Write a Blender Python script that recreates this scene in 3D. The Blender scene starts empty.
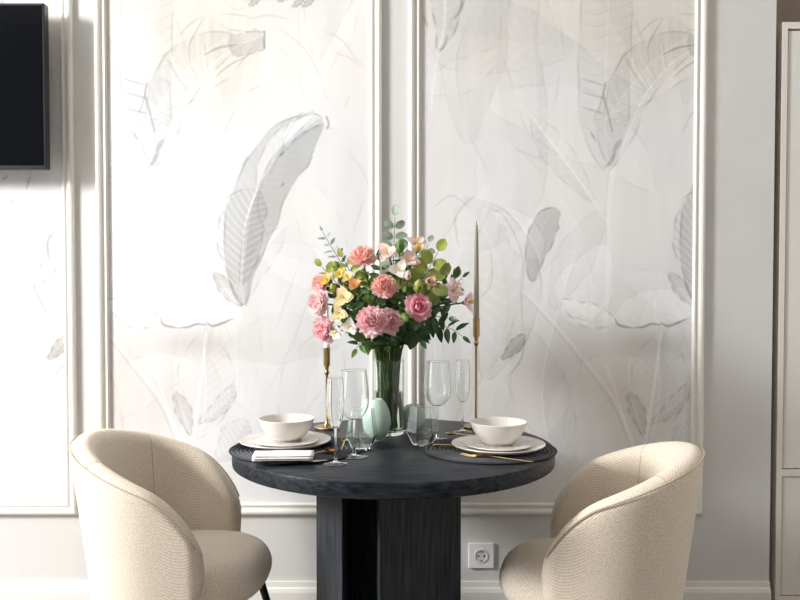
import bpy, math, random
import numpy as np
from mathutils import Vector, Matrix

random.seed(7)
rng = np.random.default_rng(11)
PI = math.pi
S = bpy.context.scene
COL = S.collection

# ------------------------------------------------------------------ camera, world, lights, exposure
CAM_Z = 1.245
FPX = 869.0
PITCH = math.atan(26 / FPX)
cam_d = bpy.data.cameras.new('camera')
cam = bpy.data.objects.new('camera', cam_d)
COL.objects.link(cam)
cam.location = (0, 0, CAM_Z)
cam.rotation_euler = (PI / 2 - PITCH, 0, 0)
cam_d.sensor_width = 36
cam_d.lens = FPX / 800 * 36
cam_d.clip_start = 0.05
S.camera = cam

WALL_Y = 2.96
LEFT_X = -4.2
W = bpy.data.worlds.new('world')
S.world = W
W.use_nodes = True
bg = W.node_tree.nodes['Background']
bg.inputs[0].default_value = (0.93, 0.96, 1.0, 1)
bg.inputs[1].default_value = 0.15

def area_light(name, loc, target, sx, sy, power, color):
    d = bpy.data.lights.new(name, 'AREA')
    d.shape = 'RECTANGLE'
    d.size, d.size_y = sx, sy
    d.energy = power
    d.color = color
    o = bpy.data.objects.new(name, d)
    COL.objects.link(o)
    o.location = loc
    o.rotation_euler = (Vector(target) - Vector(loc)).to_track_quat('-Z', 'Y').to_euler()
    return o

# daylight through the tall window in the left wall
area_light('window_sky', (LEFT_X + 0.03, 0.85, 2.72), (0, 2.3, 0.7), 0.85, 0.95, 345, (0.972, 0.982, 1.0))
# added low fill light without a known source, brightens the pedestal's left face
area_light('low_left_fill', (LEFT_X + 0.01, 0.85, 1.2), (0, 0.85, 1.2), 1.2, 1.9, 30, (0.94, 0.98, 1.0))

S.view_settings.view_transform = 'Standard'
S.view_settings.look = 'None'
S.view_settings.gamma = 1
S.view_settings.use_curve_mapping = False
S.view_settings.exposure = -0.02

# ------------------------------------------------------------------ helpers
def P(px, py, Y):
    u, v = (px - 400) / FPX, (300 - py) / FPX
    dy = math.cos(PITCH) + v * math.sin(PITCH)
    dz = -math.sin(PITCH) + v * math.cos(PITCH)
    t = Y / dy
    return Vector((u * t, Y, CAM_Z + dz * t))

def on_plane(px, py, z):
    u, v = (px - 400) / FPX, (300 - py) / FPX
    dy = math.cos(PITCH) + v * math.sin(PITCH)
    dz = -math.sin(PITCH) + v * math.cos(PITCH)
    t = (z - CAM_Z) / dz
    return Vector((u * t, dy * t, z))

def srgb(r, g, b):
    f = lambda c: (c / 255) / 12.92 if c / 255 <= 0.04045 else ((c / 255 + 0.055) / 1.055) ** 2.4
    return (f(r), f(g), f(b), 1)

def mesh_obj(name, V, F, mat, parent=None, smooth=True, uv=None, mats=None, mi=None):
    me = bpy.data.meshes.new(name)
    me.from_pydata([tuple(v) for v in V], [], [tuple(f) for f in F])
    me.update()
    if smooth:
        me.polygons.foreach_set('use_smooth', [True] * len(me.polygons))
        me.set_sharp_from_angle(angle=math.radians(38))
    if uv is not None:
        ul = me.uv_layers.new(name='UVMap')
        vi = np.zeros(len(me.loops), dtype=np.int32)
        me.loops.foreach_get('vertex_index', vi)
        ul.data.foreach_set('uv', np.asarray(uv, dtype=np.float32)[vi].ravel())
    for m in (mats or [mat]):
        me.materials.append(m)
    if mi is not None:
        me.polygons.foreach_set('material_index', mi)
    o = bpy.data.objects.new(name, me)
    COL.objects.link(o)
    if parent:
        o.parent = parent
    return o

def thing(name, label, cat, loc=(0, 0, 0), rz=0.0, group=None):
    o = bpy.data.objects.new(name, None)
    o.empty_display_size = 0.05
    COL.objects.link(o)
    o.location = loc
    o.rotation_euler = (0, 0, rz)
    tag(o, label, cat, group)
    return o

def tag(o, label, cat, group=None):
    o['label'] = label
    o['category'] = cat
    if group:
        o['group'] = group
    return o

def struct(o):
    o['kind'] = 'structure'
    return o

def lathe(prof, seg=40, closed=False):
    V, F = [], []
    idx = []
    for r, z in prof:
        if r < 1e-6:
            V.append((0, 0, z)); idx.append([len(V) - 1])
        else:
            a = len(V)
            for k in range(seg):
                t = 2 * PI * k / seg
                V.append((r * math.cos(t), r * math.sin(t), z))
            idx.append(list(range(a, a + seg)))
    n = len(prof)
    for i in range(n if closed else n - 1):
        A, B = idx[i], idx[(i + 1) % n]
        for k in range(seg):
            k2 = (k + 1) % seg
            if len(A) == 1 and len(B) == 1:
                continue
            if len(A) == 1:
                F.append((A[0], B[k2], B[k]))
            elif len(B) == 1:
                F.append((A[k], A[k2], B[0]))
            else:
                F.append((A[k], A[k2], B[k2], B[k]))
    return V, F

def tube(pts, rad, seg=10, caps=True):
    pts = [Vector(p) for p in pts]
    n = len(pts)
    if not hasattr(rad, '__len__'):
        rad = [rad] * n
    V, F = [], []
    prev = None
    for i in range(n):
        t = (pts[min(i + 1, n - 1)] - pts[max(i - 1, 0)]).normalized()
        if prev is None:
            ref = Vector((0, 0, 1)) if abs(t.z) < 0.9 else Vector((1, 0, 0))
            a = t.cross(ref).normalized()
        else:
            a = (prev - t * prev.dot(t)).normalized()
        prev = a
        b = t.cross(a)
        for k in range(seg):
            ang = 2 * PI * k / seg
            V.append(pts[i] + (a * math.cos(ang) + b * math.sin(ang)) * rad[i])
    for i in range(n - 1):
        for k in range(seg):
            k2 = (k + 1) % seg
            F.append((i * seg + k, i * seg + k2, (i + 1) * seg + k2, (i + 1) * seg + k))
    if caps:
        F.append(tuple(range(seg - 1, -1, -1)))
        F.append(tuple((n - 1) * seg + k for k in range(seg)))
    return V, F

def join(*parts):
    V, F = [], []
    for v, f in parts:
        o = len(V)
        V += list(v)
        F += [tuple(i + o for i in q) for q in f]
    return V, F

def box(x0, x1, y0, y1, z0, z1):
    V = [(x, y, z) for z in (z0, z1) for y in (y0, y1) for x in (x0, x1)]
    F = [(0, 2, 3, 1), (4, 5, 7, 6), (0, 1, 5, 4), (2, 6, 7, 3), (0, 4, 6, 2), (1, 3, 7, 5)]
    return V, F

def box_obj(name, b, mat, parent=None, bevel=0.0, smooth=False):
    V, F = box(*b)
    o = mesh_obj(name, V, F, mat, parent, smooth=False)
    if bevel:
        m = o.modifiers.new('bevel', 'BEVEL')
        m.width = bevel
        m.segments = 3
    return o

def bez(p0, p1, p2, p3, n=12):
    r = []
    for i in range(n + 1):
        t = i / n
        r.append(p0 * (1 - t) ** 3 + p1 * 3 * t * (1 - t) ** 2 + p2 * 3 * t * t * (1 - t) + p3 * t ** 3)
    return r

# ------------------------------------------------------------------ materials
def mat(name, color, rough=0.5, metal=0.0, spec=0.5, **kw):
    m = bpy.data.materials.new(name)
    m.use_nodes = True
    b = m.node_tree.nodes['Principled BSDF']
    b.inputs['Base Color'].default_value = color if len(color) == 4 else (*color, 1)
    b.inputs['Roughness'].default_value = rough
    b.inputs['Metallic'].default_value = metal
    b.inputs['Specular IOR Level'].default_value = spec
    for k, v in kw.items():
        b.inputs[k].default_value = v
    return m

def nodes(m):
    nt = m.node_tree
    return nt, nt.nodes, nt.links, nt.nodes['Principled BSDF']

def noise_mat(name, c1, c2, scale, rough=0.5, bump=0.0, bscale=None, stretch=(1, 1, 1), spec=0.5, detail=4, **kw):
    m = mat(name, c1, rough, spec=spec, **kw)
    nt, N, L, b = nodes(m)
    tc = N.new('ShaderNodeTexCoord')
    mp = N.new('ShaderNodeMapping')
    mp.inputs['Scale'].default_value = stretch
    L.new(tc.outputs['Object'], mp.inputs['Vector'])
    nz = N.new('ShaderNodeTexNoise')
    nz.inputs['Scale'].default_value = scale
    nz.inputs['Detail'].default_value = detail
    L.new(mp.outputs[0], nz.inputs['Vector'])
    rp = N.new('ShaderNodeValToRGB')
    rp.color_ramp.elements[0].position = 0.3
    rp.color_ramp.elements[1].position = 0.7
    rp.color_ramp.elements[0].color = c1 if len(c1) == 4 else (*c1, 1)
    rp.color_ramp.elements[1].color = c2 if len(c2) == 4 else (*c2, 1)
    L.new(nz.outputs['Fac'], rp.inputs['Fac'])
    L.new(rp.outputs['Color'], b.inputs['Base Color'])
    if bump:
        bp = N.new('ShaderNodeBump')
        bp.inputs['Strength'].default_value = bump
        bp.inputs['Distance'].default_value = 0.002
        if bscale:
            n2 = N.new('ShaderNodeTexNoise')
            n2.inputs['Scale'].default_value = bscale
            L.new(mp.outputs[0], n2.inputs['Vector'])
            L.new(n2.outputs['Fac'], bp.inputs['Height'])
        else:
            L.new(nz.outputs['Fac'], bp.inputs['Height'])
        L.new(bp.outputs[0], b.inputs['Normal'])
    return m

def fabric_mat(name, c1, c2, period=0.0085):
    m = mat(name, c1, 0.95, spec=0.15)
    nt, N, L, b = nodes(m)
    b.inputs['Sheen Weight'].default_value = 0.25
    b.inputs['Sheen Roughness'].default_value = 0.5
    uv = N.new('ShaderNodeUVMap')
    sep = N.new('ShaderNodeSeparateXYZ')
    L.new(uv.outputs[0], sep.inputs[0])
    def sine(out, k, ph=0):
        a = N.new('ShaderNodeMath'); a.operation = 'MULTIPLY_ADD'
        a.inputs[1].default_value = k; a.inputs[2].default_value = ph
        L.new(out, a.inputs[0])
        s = N.new('ShaderNodeMath'); s.operation = 'SINE'
        L.new(a.outputs[0], s.inputs[0])
        return s.outputs[0]
    k = 2 * PI / period
    mu = N.new('ShaderNodeMath'); mu.operation = 'MULTIPLY'
    L.new(sine(sep.outputs[0], k), mu.inputs[0])
    L.new(sine(sep.outputs[1], k), mu.inputs[1])
    nz = N.new('ShaderNodeTexNoise')
    nz.inputs['Scale'].default_value = 160
    nz.inputs['Detail'].default_value = 3
    L.new(uv.outputs[0], nz.inputs['Vector'])
    ad = N.new('ShaderNodeMath'); ad.operation = 'MULTIPLY_ADD'
    L.new(mu.outputs[0], ad.inputs[0])
    ad.inputs[1].default_value = 0.33
    L.new(nz.outputs['Fac'], ad.inputs[2])
    rp = N.new('ShaderNodeValToRGB')
    rp.color_ramp.elements[0].position = 0.2
    rp.color_ramp.elements[1].position = 0.75
    rp.color_ramp.elements[0].color = c1
    rp.color_ramp.elements[1].color = c2
    L.new(ad.outputs[0], rp.inputs['Fac'])
    L.new(rp.outputs['Color'], b.inputs['Base Color'])
    bp = N.new('ShaderNodeBump')
    bp.inputs['Strength'].default_value = 0.5
    bp.inputs['Distance'].default_value = 0.0025
    L.new(ad.outputs[0], bp.inputs['Height'])
    L.new(bp.outputs[0], b.inputs['Normal'])
    return m

def glass_mat(name, color=(1, 1, 1, 1), ior=1.45, rough=0.0):
    m = mat(name, color, rough)
    b = m.node_tree.nodes['Principled BSDF']
    b.inputs['Transmission Weight'].default_value = 1.0
    b.inputs['IOR'].default_value = ior
    return m

M = {}
M['wall'] = noise_mat('wall_paint', srgb(208, 206, 202), srgb(214, 212, 208), 3.0, 0.75, 0.15, 260, spec=0.3)
M['ceiling'] = mat('ceiling_paint', srgb(235, 233, 228), 0.9)
M['floor'] = noise_mat('floor_oak', srgb(118, 110, 102), srgb(140, 131, 122), 5, 0.5, 0.1, None, (1, 9, 1))
M['trim'] = noise_mat('trim_paint', srgb(228, 224, 217), srgb(232, 228, 221), 6, 0.4, spec=0.4)
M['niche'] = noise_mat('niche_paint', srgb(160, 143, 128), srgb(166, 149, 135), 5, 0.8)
M['cabinet'] = noise_mat('cabinet_lacquer', srgb(221, 212, 202), srgb(225, 216, 206), 4, 0.45)
M['cabinet_panel'] = noise_mat('cabinet_panel', srgb(218, 214, 207), srgb(223, 219, 212), 4, 0.5)
M['fabric'] = fabric_mat('boucle_fabric', srgb(206, 188, 166), srgb(243, 231, 214))
M['piping'] = mat('piping_cord', srgb(188, 171, 150), 0.9)
M['black_metal'] = mat('black_metal', (0.018, 0.02, 0.024, 1), 0.4, 0.6)
M['brass'] = mat('brass', srgb(180, 156, 112), 0.3, 1.0)
M['gold'] = mat('gold_metal', srgb(216, 184, 126), 0.22, 1.0)
M['copper'] = mat('copper_metal', srgb(206, 128, 74), 0.2, 1.0)
M['glass'] = glass_mat('clear_glass', (0.985, 1, 0.995, 1), 1.52)
M['vase_glass'] = glass_mat('vase_glass', (0.95, 0.99, 0.95, 1), 1.4)
M['water'] = glass_mat('vase_water', (0.84, 0.92, 0.78, 1), 1.33)
M['ceramic'] = noise_mat('stoneware', srgb(218, 211, 203), srgb(226, 220, 213), 14, 0.28, 0.08, 30)
M['plate'] = noise_mat('plate_glaze', srgb(222, 216, 208), srgb(233, 228, 222), 26, 0.25, 0.15, 30)
M['speckle'] = noise_mat('plate_pattern', srgb(196, 187, 180), srgb(232, 227, 221), 55, 0.3, 0.1, 60, detail=6)
M['mint'] = noise_mat('mint_glaze', srgb(176, 200, 184), srgb(190, 211, 197), 8, 0.35, **{'Subsurface Weight': 0.15})
M['candle_white'] = mat('white_wax', srgb(240, 236, 226), 0.5, **{'Subsurface Weight': 0.2})
M['candle_taupe'] = mat('taupe_wax', srgb(150, 141, 124), 0.5)
M['wick'] = mat('wick', (0.05, 0.045, 0.04, 1), 0.9)
M['napkin'] = noise_mat('napkin_linen', srgb(232, 228, 220), srgb(240, 236, 230), 90, 0.9, 0.3, 240)
M['white_plastic'] = mat('white_plastic', srgb(240, 240, 238), 0.3)
M['grey_plastic'] = mat('socket_well', srgb(214, 214, 212), 0.4)
M['dark_hole'] = mat('dark_hole', (0.02, 0.02, 0.02, 1), 0.6)
M['steel'] = mat('steel', (0.6, 0.6, 0.6, 1), 0.3, 1.0)
M['tv_frame'] = mat('tv_frame', (0.03, 0.032, 0.036, 1), 0.35, 0.5)
M['tv_screen'] = mat('tv_screen', (0.003, 0.0035, 0.005, 1), 0.1, spec=0.3)
M['window_frame'] = mat('window_frame', srgb(238, 237, 233), 0.4)

# black stained oak with a visible grain
def oak(name, stretch, c1=(0.003, 0.0036, 0.0048, 1), c2=(0.034, 0.040, 0.050, 1), rough=0.36, spec=0.14):
    m = noise_mat(name, c1, c2, 7, rough, 0.55, None, stretch, spec=spec, detail=7)
    return m
M['oak_top'] = oak('black_oak_top', (1.3, 16, 16))
M['oak_leg'] = oak('black_oak_leg', (20, 20, 1.2), (0.014, 0.016, 0.020, 1), (0.046, 0.052, 0.062, 1), rough=0.5, spec=0.2)

# woven placemat: concentric cord rings
def mat_placemat():
    m = mat('placemat_cord', (0.02, 0.022, 0.026, 1), 0.75)
    nt, N, L, b = nodes(m)
    tc = N.new('ShaderNodeTexCoord')
    w = N.new('ShaderNodeTexWave')
    w.wave_type = 'RINGS'; w.rings_direction = 'Z'
    w.inputs['Scale'].default_value = 26
    w.inputs['Distortion'].default_value = 0.6
    w.inputs['Detail Scale'].default_value = 8
    L.new(tc.outputs['Object'], w.inputs['Vector'])
    rp = N.new('ShaderNodeValToRGB')
    rp.color_ramp.elements[0].color = (0.008, 0.009, 0.011, 1)
    rp.color_ramp.elements[1].color = (0.11, 0.118, 0.13, 1)
    L.new(w.outputs['Fac'], rp.inputs['Fac'])
    L.new(rp.outputs[0], b.inputs['Base Color'])
    return m
M['placemat'] = mat_placemat()

def translucent(m, f):
    nt, N, L, b = nodes(m)
    t = N.new('ShaderNodeBsdfTranslucent')
    L.new(b.inputs['Base Color'].links[0].from_socket, t.inputs['Color'])
    mx = N.new('ShaderNodeMixShader')
    mx.inputs[0].default_value = f
    L.new(b.outputs[0], mx.inputs[1])
    L.new(t.outputs[0], mx.inputs[2])
    L.new(mx.outputs[0], N['Material Output'].inputs['Surface'])
def petal_mat(name, c_in, c_out, scale=30):
    m = noise_mat(name, c_in, c_out, scale, 0.6, spec=0.25)
    b = m.node_tree.nodes['Principled BSDF']
    translucent(m, 0.42)
    return m
M['coral'] = petal_mat('coral_petals', srgb(250, 192, 184), srgb(255, 224, 216))
M['pink'] = petal_mat('pink_petals', srgb(251, 200, 206), srgb(255, 232, 234))
M['palepink'] = petal_mat('pale_pink_petals', srgb(251, 216, 218), srgb(255, 238, 236))
M['deeppink'] = petal_mat('deep_pink_petals', srgb(238, 160, 178), srgb(253, 210, 218))
M['blush'] = petal_mat('blush_petals', srgb(246, 214, 210), srgb(253, 238, 232))
M['white'] = petal_mat('white_petals', srgb(240, 238, 230), srgb(252, 251, 246))
M['cream'] = petal_mat('cream_petals', srgb(246, 226, 168), srgb(252, 240, 206))
M['peach'] = petal_mat('peach_petals', srgb(242, 168, 110), srgb(248, 206, 160))
M['yellow'] = petal_mat('yellow_petals', srgb(232, 214, 110), srgb(244, 232, 160))
M['bud_green'] = petal_mat('bud_green', srgb(150, 170, 80), srgb(206, 206, 122))
M['bud_dark'] = petal_mat('bud_dark_green', srgb(78, 102, 56), srgb(120, 138, 84))
def leaf_mat(name, c1, c2):
    m = noise_mat(name, c1, c2, 22, 0.42, spec=0.45)
    translucent(m, 0.22)
    return m
M['leaf_dark'] = leaf_mat('dark_leaf', srgb(34, 62, 34), srgb(58, 92, 48))
M['leaf_mid'] = leaf_mat('mid_leaf', srgb(82, 118, 56), srgb(118, 150, 78))
M['leaf_lime'] = leaf_mat('lime_leaf', srgb(140, 152, 66), srgb(176, 184, 98))
M['leaf_olive'] = leaf_mat('olive_leaf', srgb(120, 132, 70), srgb(150, 154, 92))
M['leaf_grey'] = leaf_mat('grey_leaf', srgb(120, 138, 118), srgb(158, 172, 148))
M['leaf_steel'] = leaf_mat('steel_leaf', srgb(122, 130, 128), srgb(156, 162, 158))
M['stem'] = leaf_mat('stem_green', srgb(58, 84, 38), srgb(92, 116, 54))
M['stem_brown'] = leaf_mat('stem_brown', srgb(96, 84, 60), srgb(120, 108, 78))
M['stamen'] = mat('stamen', srgb(214, 186, 90), 0.6)

# ------------------------------------------------------------------ room shell
WALL_END = P(774, 200, WALL_Y).x
CEIL = 3.45
RIGHT_X = 2.3
NICHE_Y = 3.62
struct(box_obj('floor', (LEFT_X - 0.2, RIGHT_X + 0.1, -2.0, NICHE_Y + 0.1, -0.06, 0), M['floor']))
struct(box_obj('ceiling', (LEFT_X - 0.2, RIGHT_X + 0.1, -2.0, NICHE_Y + 0.1, CEIL, CEIL + 0.06), M['ceiling']))
wall_back = struct(box_obj('wall_back', (LEFT_X - 0.2, WALL_END, WALL_Y, NICHE_Y + 0.1, 0, CEIL), M['wall']))
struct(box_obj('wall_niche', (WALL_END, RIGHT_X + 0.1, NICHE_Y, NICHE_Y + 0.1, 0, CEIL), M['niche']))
struct(box_obj('wall_right', (RIGHT_X, RIGHT_X + 0.1, -2.0, NICHE_Y, 0, CEIL), M['wall']))
# left wall with a tall window
WY0, WY1, WZ0, WZ1 = 0.15, 1.55, 0.1, 3.3
lw = join(box(LEFT_X - 0.2, LEFT_X, -2.0, WY0, 0, CEIL), box(LEFT_X - 0.2, LEFT_X, WY1, WALL_Y, 0, CEIL),
          box(LEFT_X - 0.2, LEFT_X, WY0, WY1, 0, WZ0), box(LEFT_X - 0.2, LEFT_X, WY0, WY1, WZ1, CEIL))
struct(mesh_obj('wall_left', *lw, M['wall'], smooth=False))
fr = 0.06
x0, x1 = LEFT_X - 0.14, LEFT_X - 0.07
ym = (WY0 + WY1) / 2
wf = join(box(x0, x1, WY0, WY0 + fr, WZ0, WZ1), box(x0, x1, WY1 - fr, WY1, WZ0, WZ1),
          box(x0, x1, WY0 + fr, WY1 - fr, WZ0, WZ0 + fr), box(x0, x1, WY0 + fr, WY1 - fr, WZ1 - fr, WZ1),
          box(x0, x1, ym - 0.035, ym + 0.035, WZ0 + fr, WZ1 - fr))
struct(mesh_obj('window_1', *wf, M['window_frame'], smooth=False))

# panel mouldings: mitred picture-frame profile swept round each panel
PROF = [(0.0, 0.0), (0.0, 0.011), (0.004, 0.017), (0.010, 0.019), (0.016, 0.017), (0.0185, 0.011), (0.021, 0.009),
        (0.028, 0.009), (0.030, 0.012), (0.034, 0.013), (0.038, 0.010), (0.040, 0.0)]
def frame_obj(name, xa, xb, za, zb):
    V, F = [], []
    n = len(PROF)
    for sx, sz in ((0, 0), (1, 0), (1, 1), (0, 1)):
        for d, h in PROF:
            x = xa + d if sx == 0 else xb - d
            z = za + d if sz == 0 else zb - d
            V.append((x, WALL_Y - h, z))
    for c in range(4):
        for k in range(n - 1):
            a, b_ = c * n + k, c * n + k + 1
            a2, b2 = ((c + 1) % 4) * n + k, ((c + 1) % 4) * n + k + 1
            F.append((a, b_, b2, a2))
    return struct(mesh_obj(name, V, F, M['trim'], smooth=False))

PT = 2.52
def PX(px, py=300): return P(px, py, WALL_Y).x
PB = P(400, 514, WALL_Y).z
panels = [(PX(76) - 1.02, PX(76)), (PX(98), PX(382)), (PX(408.5), PX(703.5))]
for i, (a, b_) in enumerate(panels):
    frame_obj('trim_%d' % (i + 1), a, b_, PB, PT)
# skirting
bz = P(400, 581, WALL_Y).z
sk = [(0.0, 0.0), (0.018, 0.0), (0.018, bz - 0.035), (0.014, bz - 0.022), (0.010, bz - 0.018), (0.008, bz), (0, bz)]
V, F = [], []
for x in (LEFT_X, WALL_END):
    V += [(x, WALL_Y - d, z) for d, z in sk]
n = len(sk)
F = [(k, k + 1, n + k + 1, n + k) for k in range(n - 1)] + [tuple(range(n)), tuple(range(2 * n - 1, n - 1, -1))]
struct(mesh_obj('baseboard_back', V, F, M['trim'], smooth=False))

# ------------------------------------------------------------------ printed leaf wallpaper (drawn on a dense mesh as a colour attribute)
KW = WALL_Y / FPX
STEP = 0.85                       # drawing resolution in units of KW
PAPER = np.array([0.74, 0.732, 0.722])
class Canvas:
    def __init__(s, x0, x1, y0, y1):
        s.x0, s.y0 = x0, y0
        s.w = int(round((x1 - x0) / STEP)) + 1
        s.h = int(round((y1 - y0) / STEP)) + 1
        s.sx, s.sy = (x1 - x0) / (s.w - 1), (y1 - y0) / (s.h - 1)
        s.X, s.Y = np.meshgrid(x0 + np.arange(s.w) * s.sx, y0 + np.arange(s.h) * s.sy)
        s.C = np.ones((s.h, s.w, 3)) * PAPER
    def window(s, pts, r):
        p = np.asarray(pts)
        a = np.clip([(p[:, 0].min() - r - s.x0) / s.sx, (p[:, 0].max() + r - s.x0) / s.sx + 1], 0, s.w).astype(int)
        b = np.clip([(p[:, 1].min() - r - s.y0) / s.sy, (p[:, 1].max() + r - s.y0) / s.sy + 1], 0, s.h).astype(int)
        if a[1] - a[0] < 2 or b[1] - b[0] < 2:
            return None
        return slice(b[0], b[1]), slice(a[0], a[1])
    def near(s, pts, sl):
        X, Y = s.X[sl], s.Y[sl]
        best = np.full(X.shape, 1e9); T = np.zeros(X.shape); D = np.zeros(X.shape)
        pts = np.asarray(pts, float)
        seg = np.hypot(*(pts[1:] - pts[:-1]).T); acc = np.concatenate([[0], np.cumsum(seg)])
        for i in range(len(pts) - 1):
            d = pts[i + 1] - pts[i]
            t = np.clip(((X - pts[i, 0]) * d[0] + (Y - pts[i, 1]) * d[1]) / (d @ d + 1e-9), 0, 1)
            ex, ey = X - pts[i, 0] - t * d[0], Y - pts[i, 1] - t * d[1]
            q = np.hypot(ex, ey)
            m = q < best
            best[m] = q[m]
            T[m] = (acc[i] + t * seg[i])[m]
            D[m] = (np.sign(d[0] * ey - d[1] * ex) * q)[m]
        return best, T / acc[-1], D, acc[-1]
    def mix(s, sl, a, col):
        a = np.clip(a, 0, 1)[..., None]
        s.C[sl] = s.C[sl] * (1 - a) + np.asarray(col) * a
    def mul(s, sl, a, k):
        a = np.clip(a, 0, 1)[..., None]
        s.C[sl] = s.C[sl] * (1 - a + a * np.asarray(k))
    def stroke(s, pts, w, k, soft=0.8, taper=False):
        pts = smooth_pts(pts)
        k = 1 - (1 - k) * 0.85
        soft = 1.3
        sl = s.window(pts, w * 2 + 6)
        if sl is None: return
        q, t, d, L = s.near(pts, sl)
        ww = w * (np.sin(PI * np.clip(t, 0.02, 0.98)) ** 0.6 if taper else 1)
        s.mul(sl, (ww / 2 - q) / soft + 0.5, k)
    def leaf(s, pts, wl, wr, kl=0.93, kr=0.9, veins=0.0, vper=9, slant=0.7, rib=1.06, edge=0.9, tip=0.35, base=0.5, ew=1.6, soft=1.0):
        pts = smooth_pts(pts)
        sl = s.window(pts, max(wl, wr) + 8)
        if sl is None: return
        q, t, d, L = s.near(pts, sl)
        prof = np.clip(t / base, 0, 1) ** 0.6 * np.clip((1 - t) / tip, 0, 1) ** 0.5
        wob = 1 + 0.025 * np.sin(t * 13 + wl) + 0.02 * np.sin(t * 31 + 1)
        lim = np.where(d < 0, wl, wr) * prof * wob
        ins = np.clip((lim - q) / soft + 0.5, 0, 1)
        kk = np.where(d < 0, kl, kr)
        s.C[sl] *= (1 - ins * (1 - kk))[..., None]
        if veins:
            ph = (t * L - q * slant) / vper
            f = np.abs((ph % 1) - 0.5) * 2
            s.C[sl] *= (1 + ins * veins * np.clip((f - 0.72) / 0.2, 0, 1) - 0.5 * veins * ins * np.clip((0.3 - f) / 0.3, 0, 1))[..., None]
        e = np.clip(1 - np.abs(lim - q) / ew, 0, 1) * (prof > 0.05) * (0.5 + 0.5 * np.sin(t * 23 + 2 * (d > 0)))
        s.C[sl] *= (1 - e * (1 - edge))[..., None]
        s.mul(sl, (1.1 - q) / 0.8, rib)

def smooth_pts(p, k=6):
    p = [Vector((a, b, 0)) for a, b in p]
    if len(p) < 3: return [(a.x, a.y) for a in p]
    r = []
    for i in range(len(p) - 1):
        a = p[max(i - 1, 0)]; b = p[i]; c = p[i + 1]; d = p[min(i + 2, len(p) - 1)]
        for j in range(k):
            t = j / k
            v = 0.5 * ((2 * b) + (c - a) * t + (2 * a - 5 * b + 4 * c - d) * t * t + (3 * b - a - 3 * c + d) * t ** 3)
            r.append((v.x, v.y))
    r.append((p[-1].x, p[-1].y))
    return r

def vnoise(X, Y, per, seed):
    g = np.random.default_rng(seed).random((64, 64))
    x, y = X / per + 500, Y / per + 500
    xi, yi = np.floor(x).astype(int), np.floor(y).astype(int)
    fx, fy = x - xi, y - yi
    fx, fy = fx * fx * (3 - 2 * fx), fy * fy * (3 - 2 * fy)
    G = lambda a, b: g[a % 64, b % 64]
    return (G(xi, yi) * (1 - fx) + G(xi + 1, yi) * fx) * (1 - fy) + (G(xi, yi + 1) * (1 - fx) + G(xi + 1, yi + 1) * fx) * fy

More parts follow.
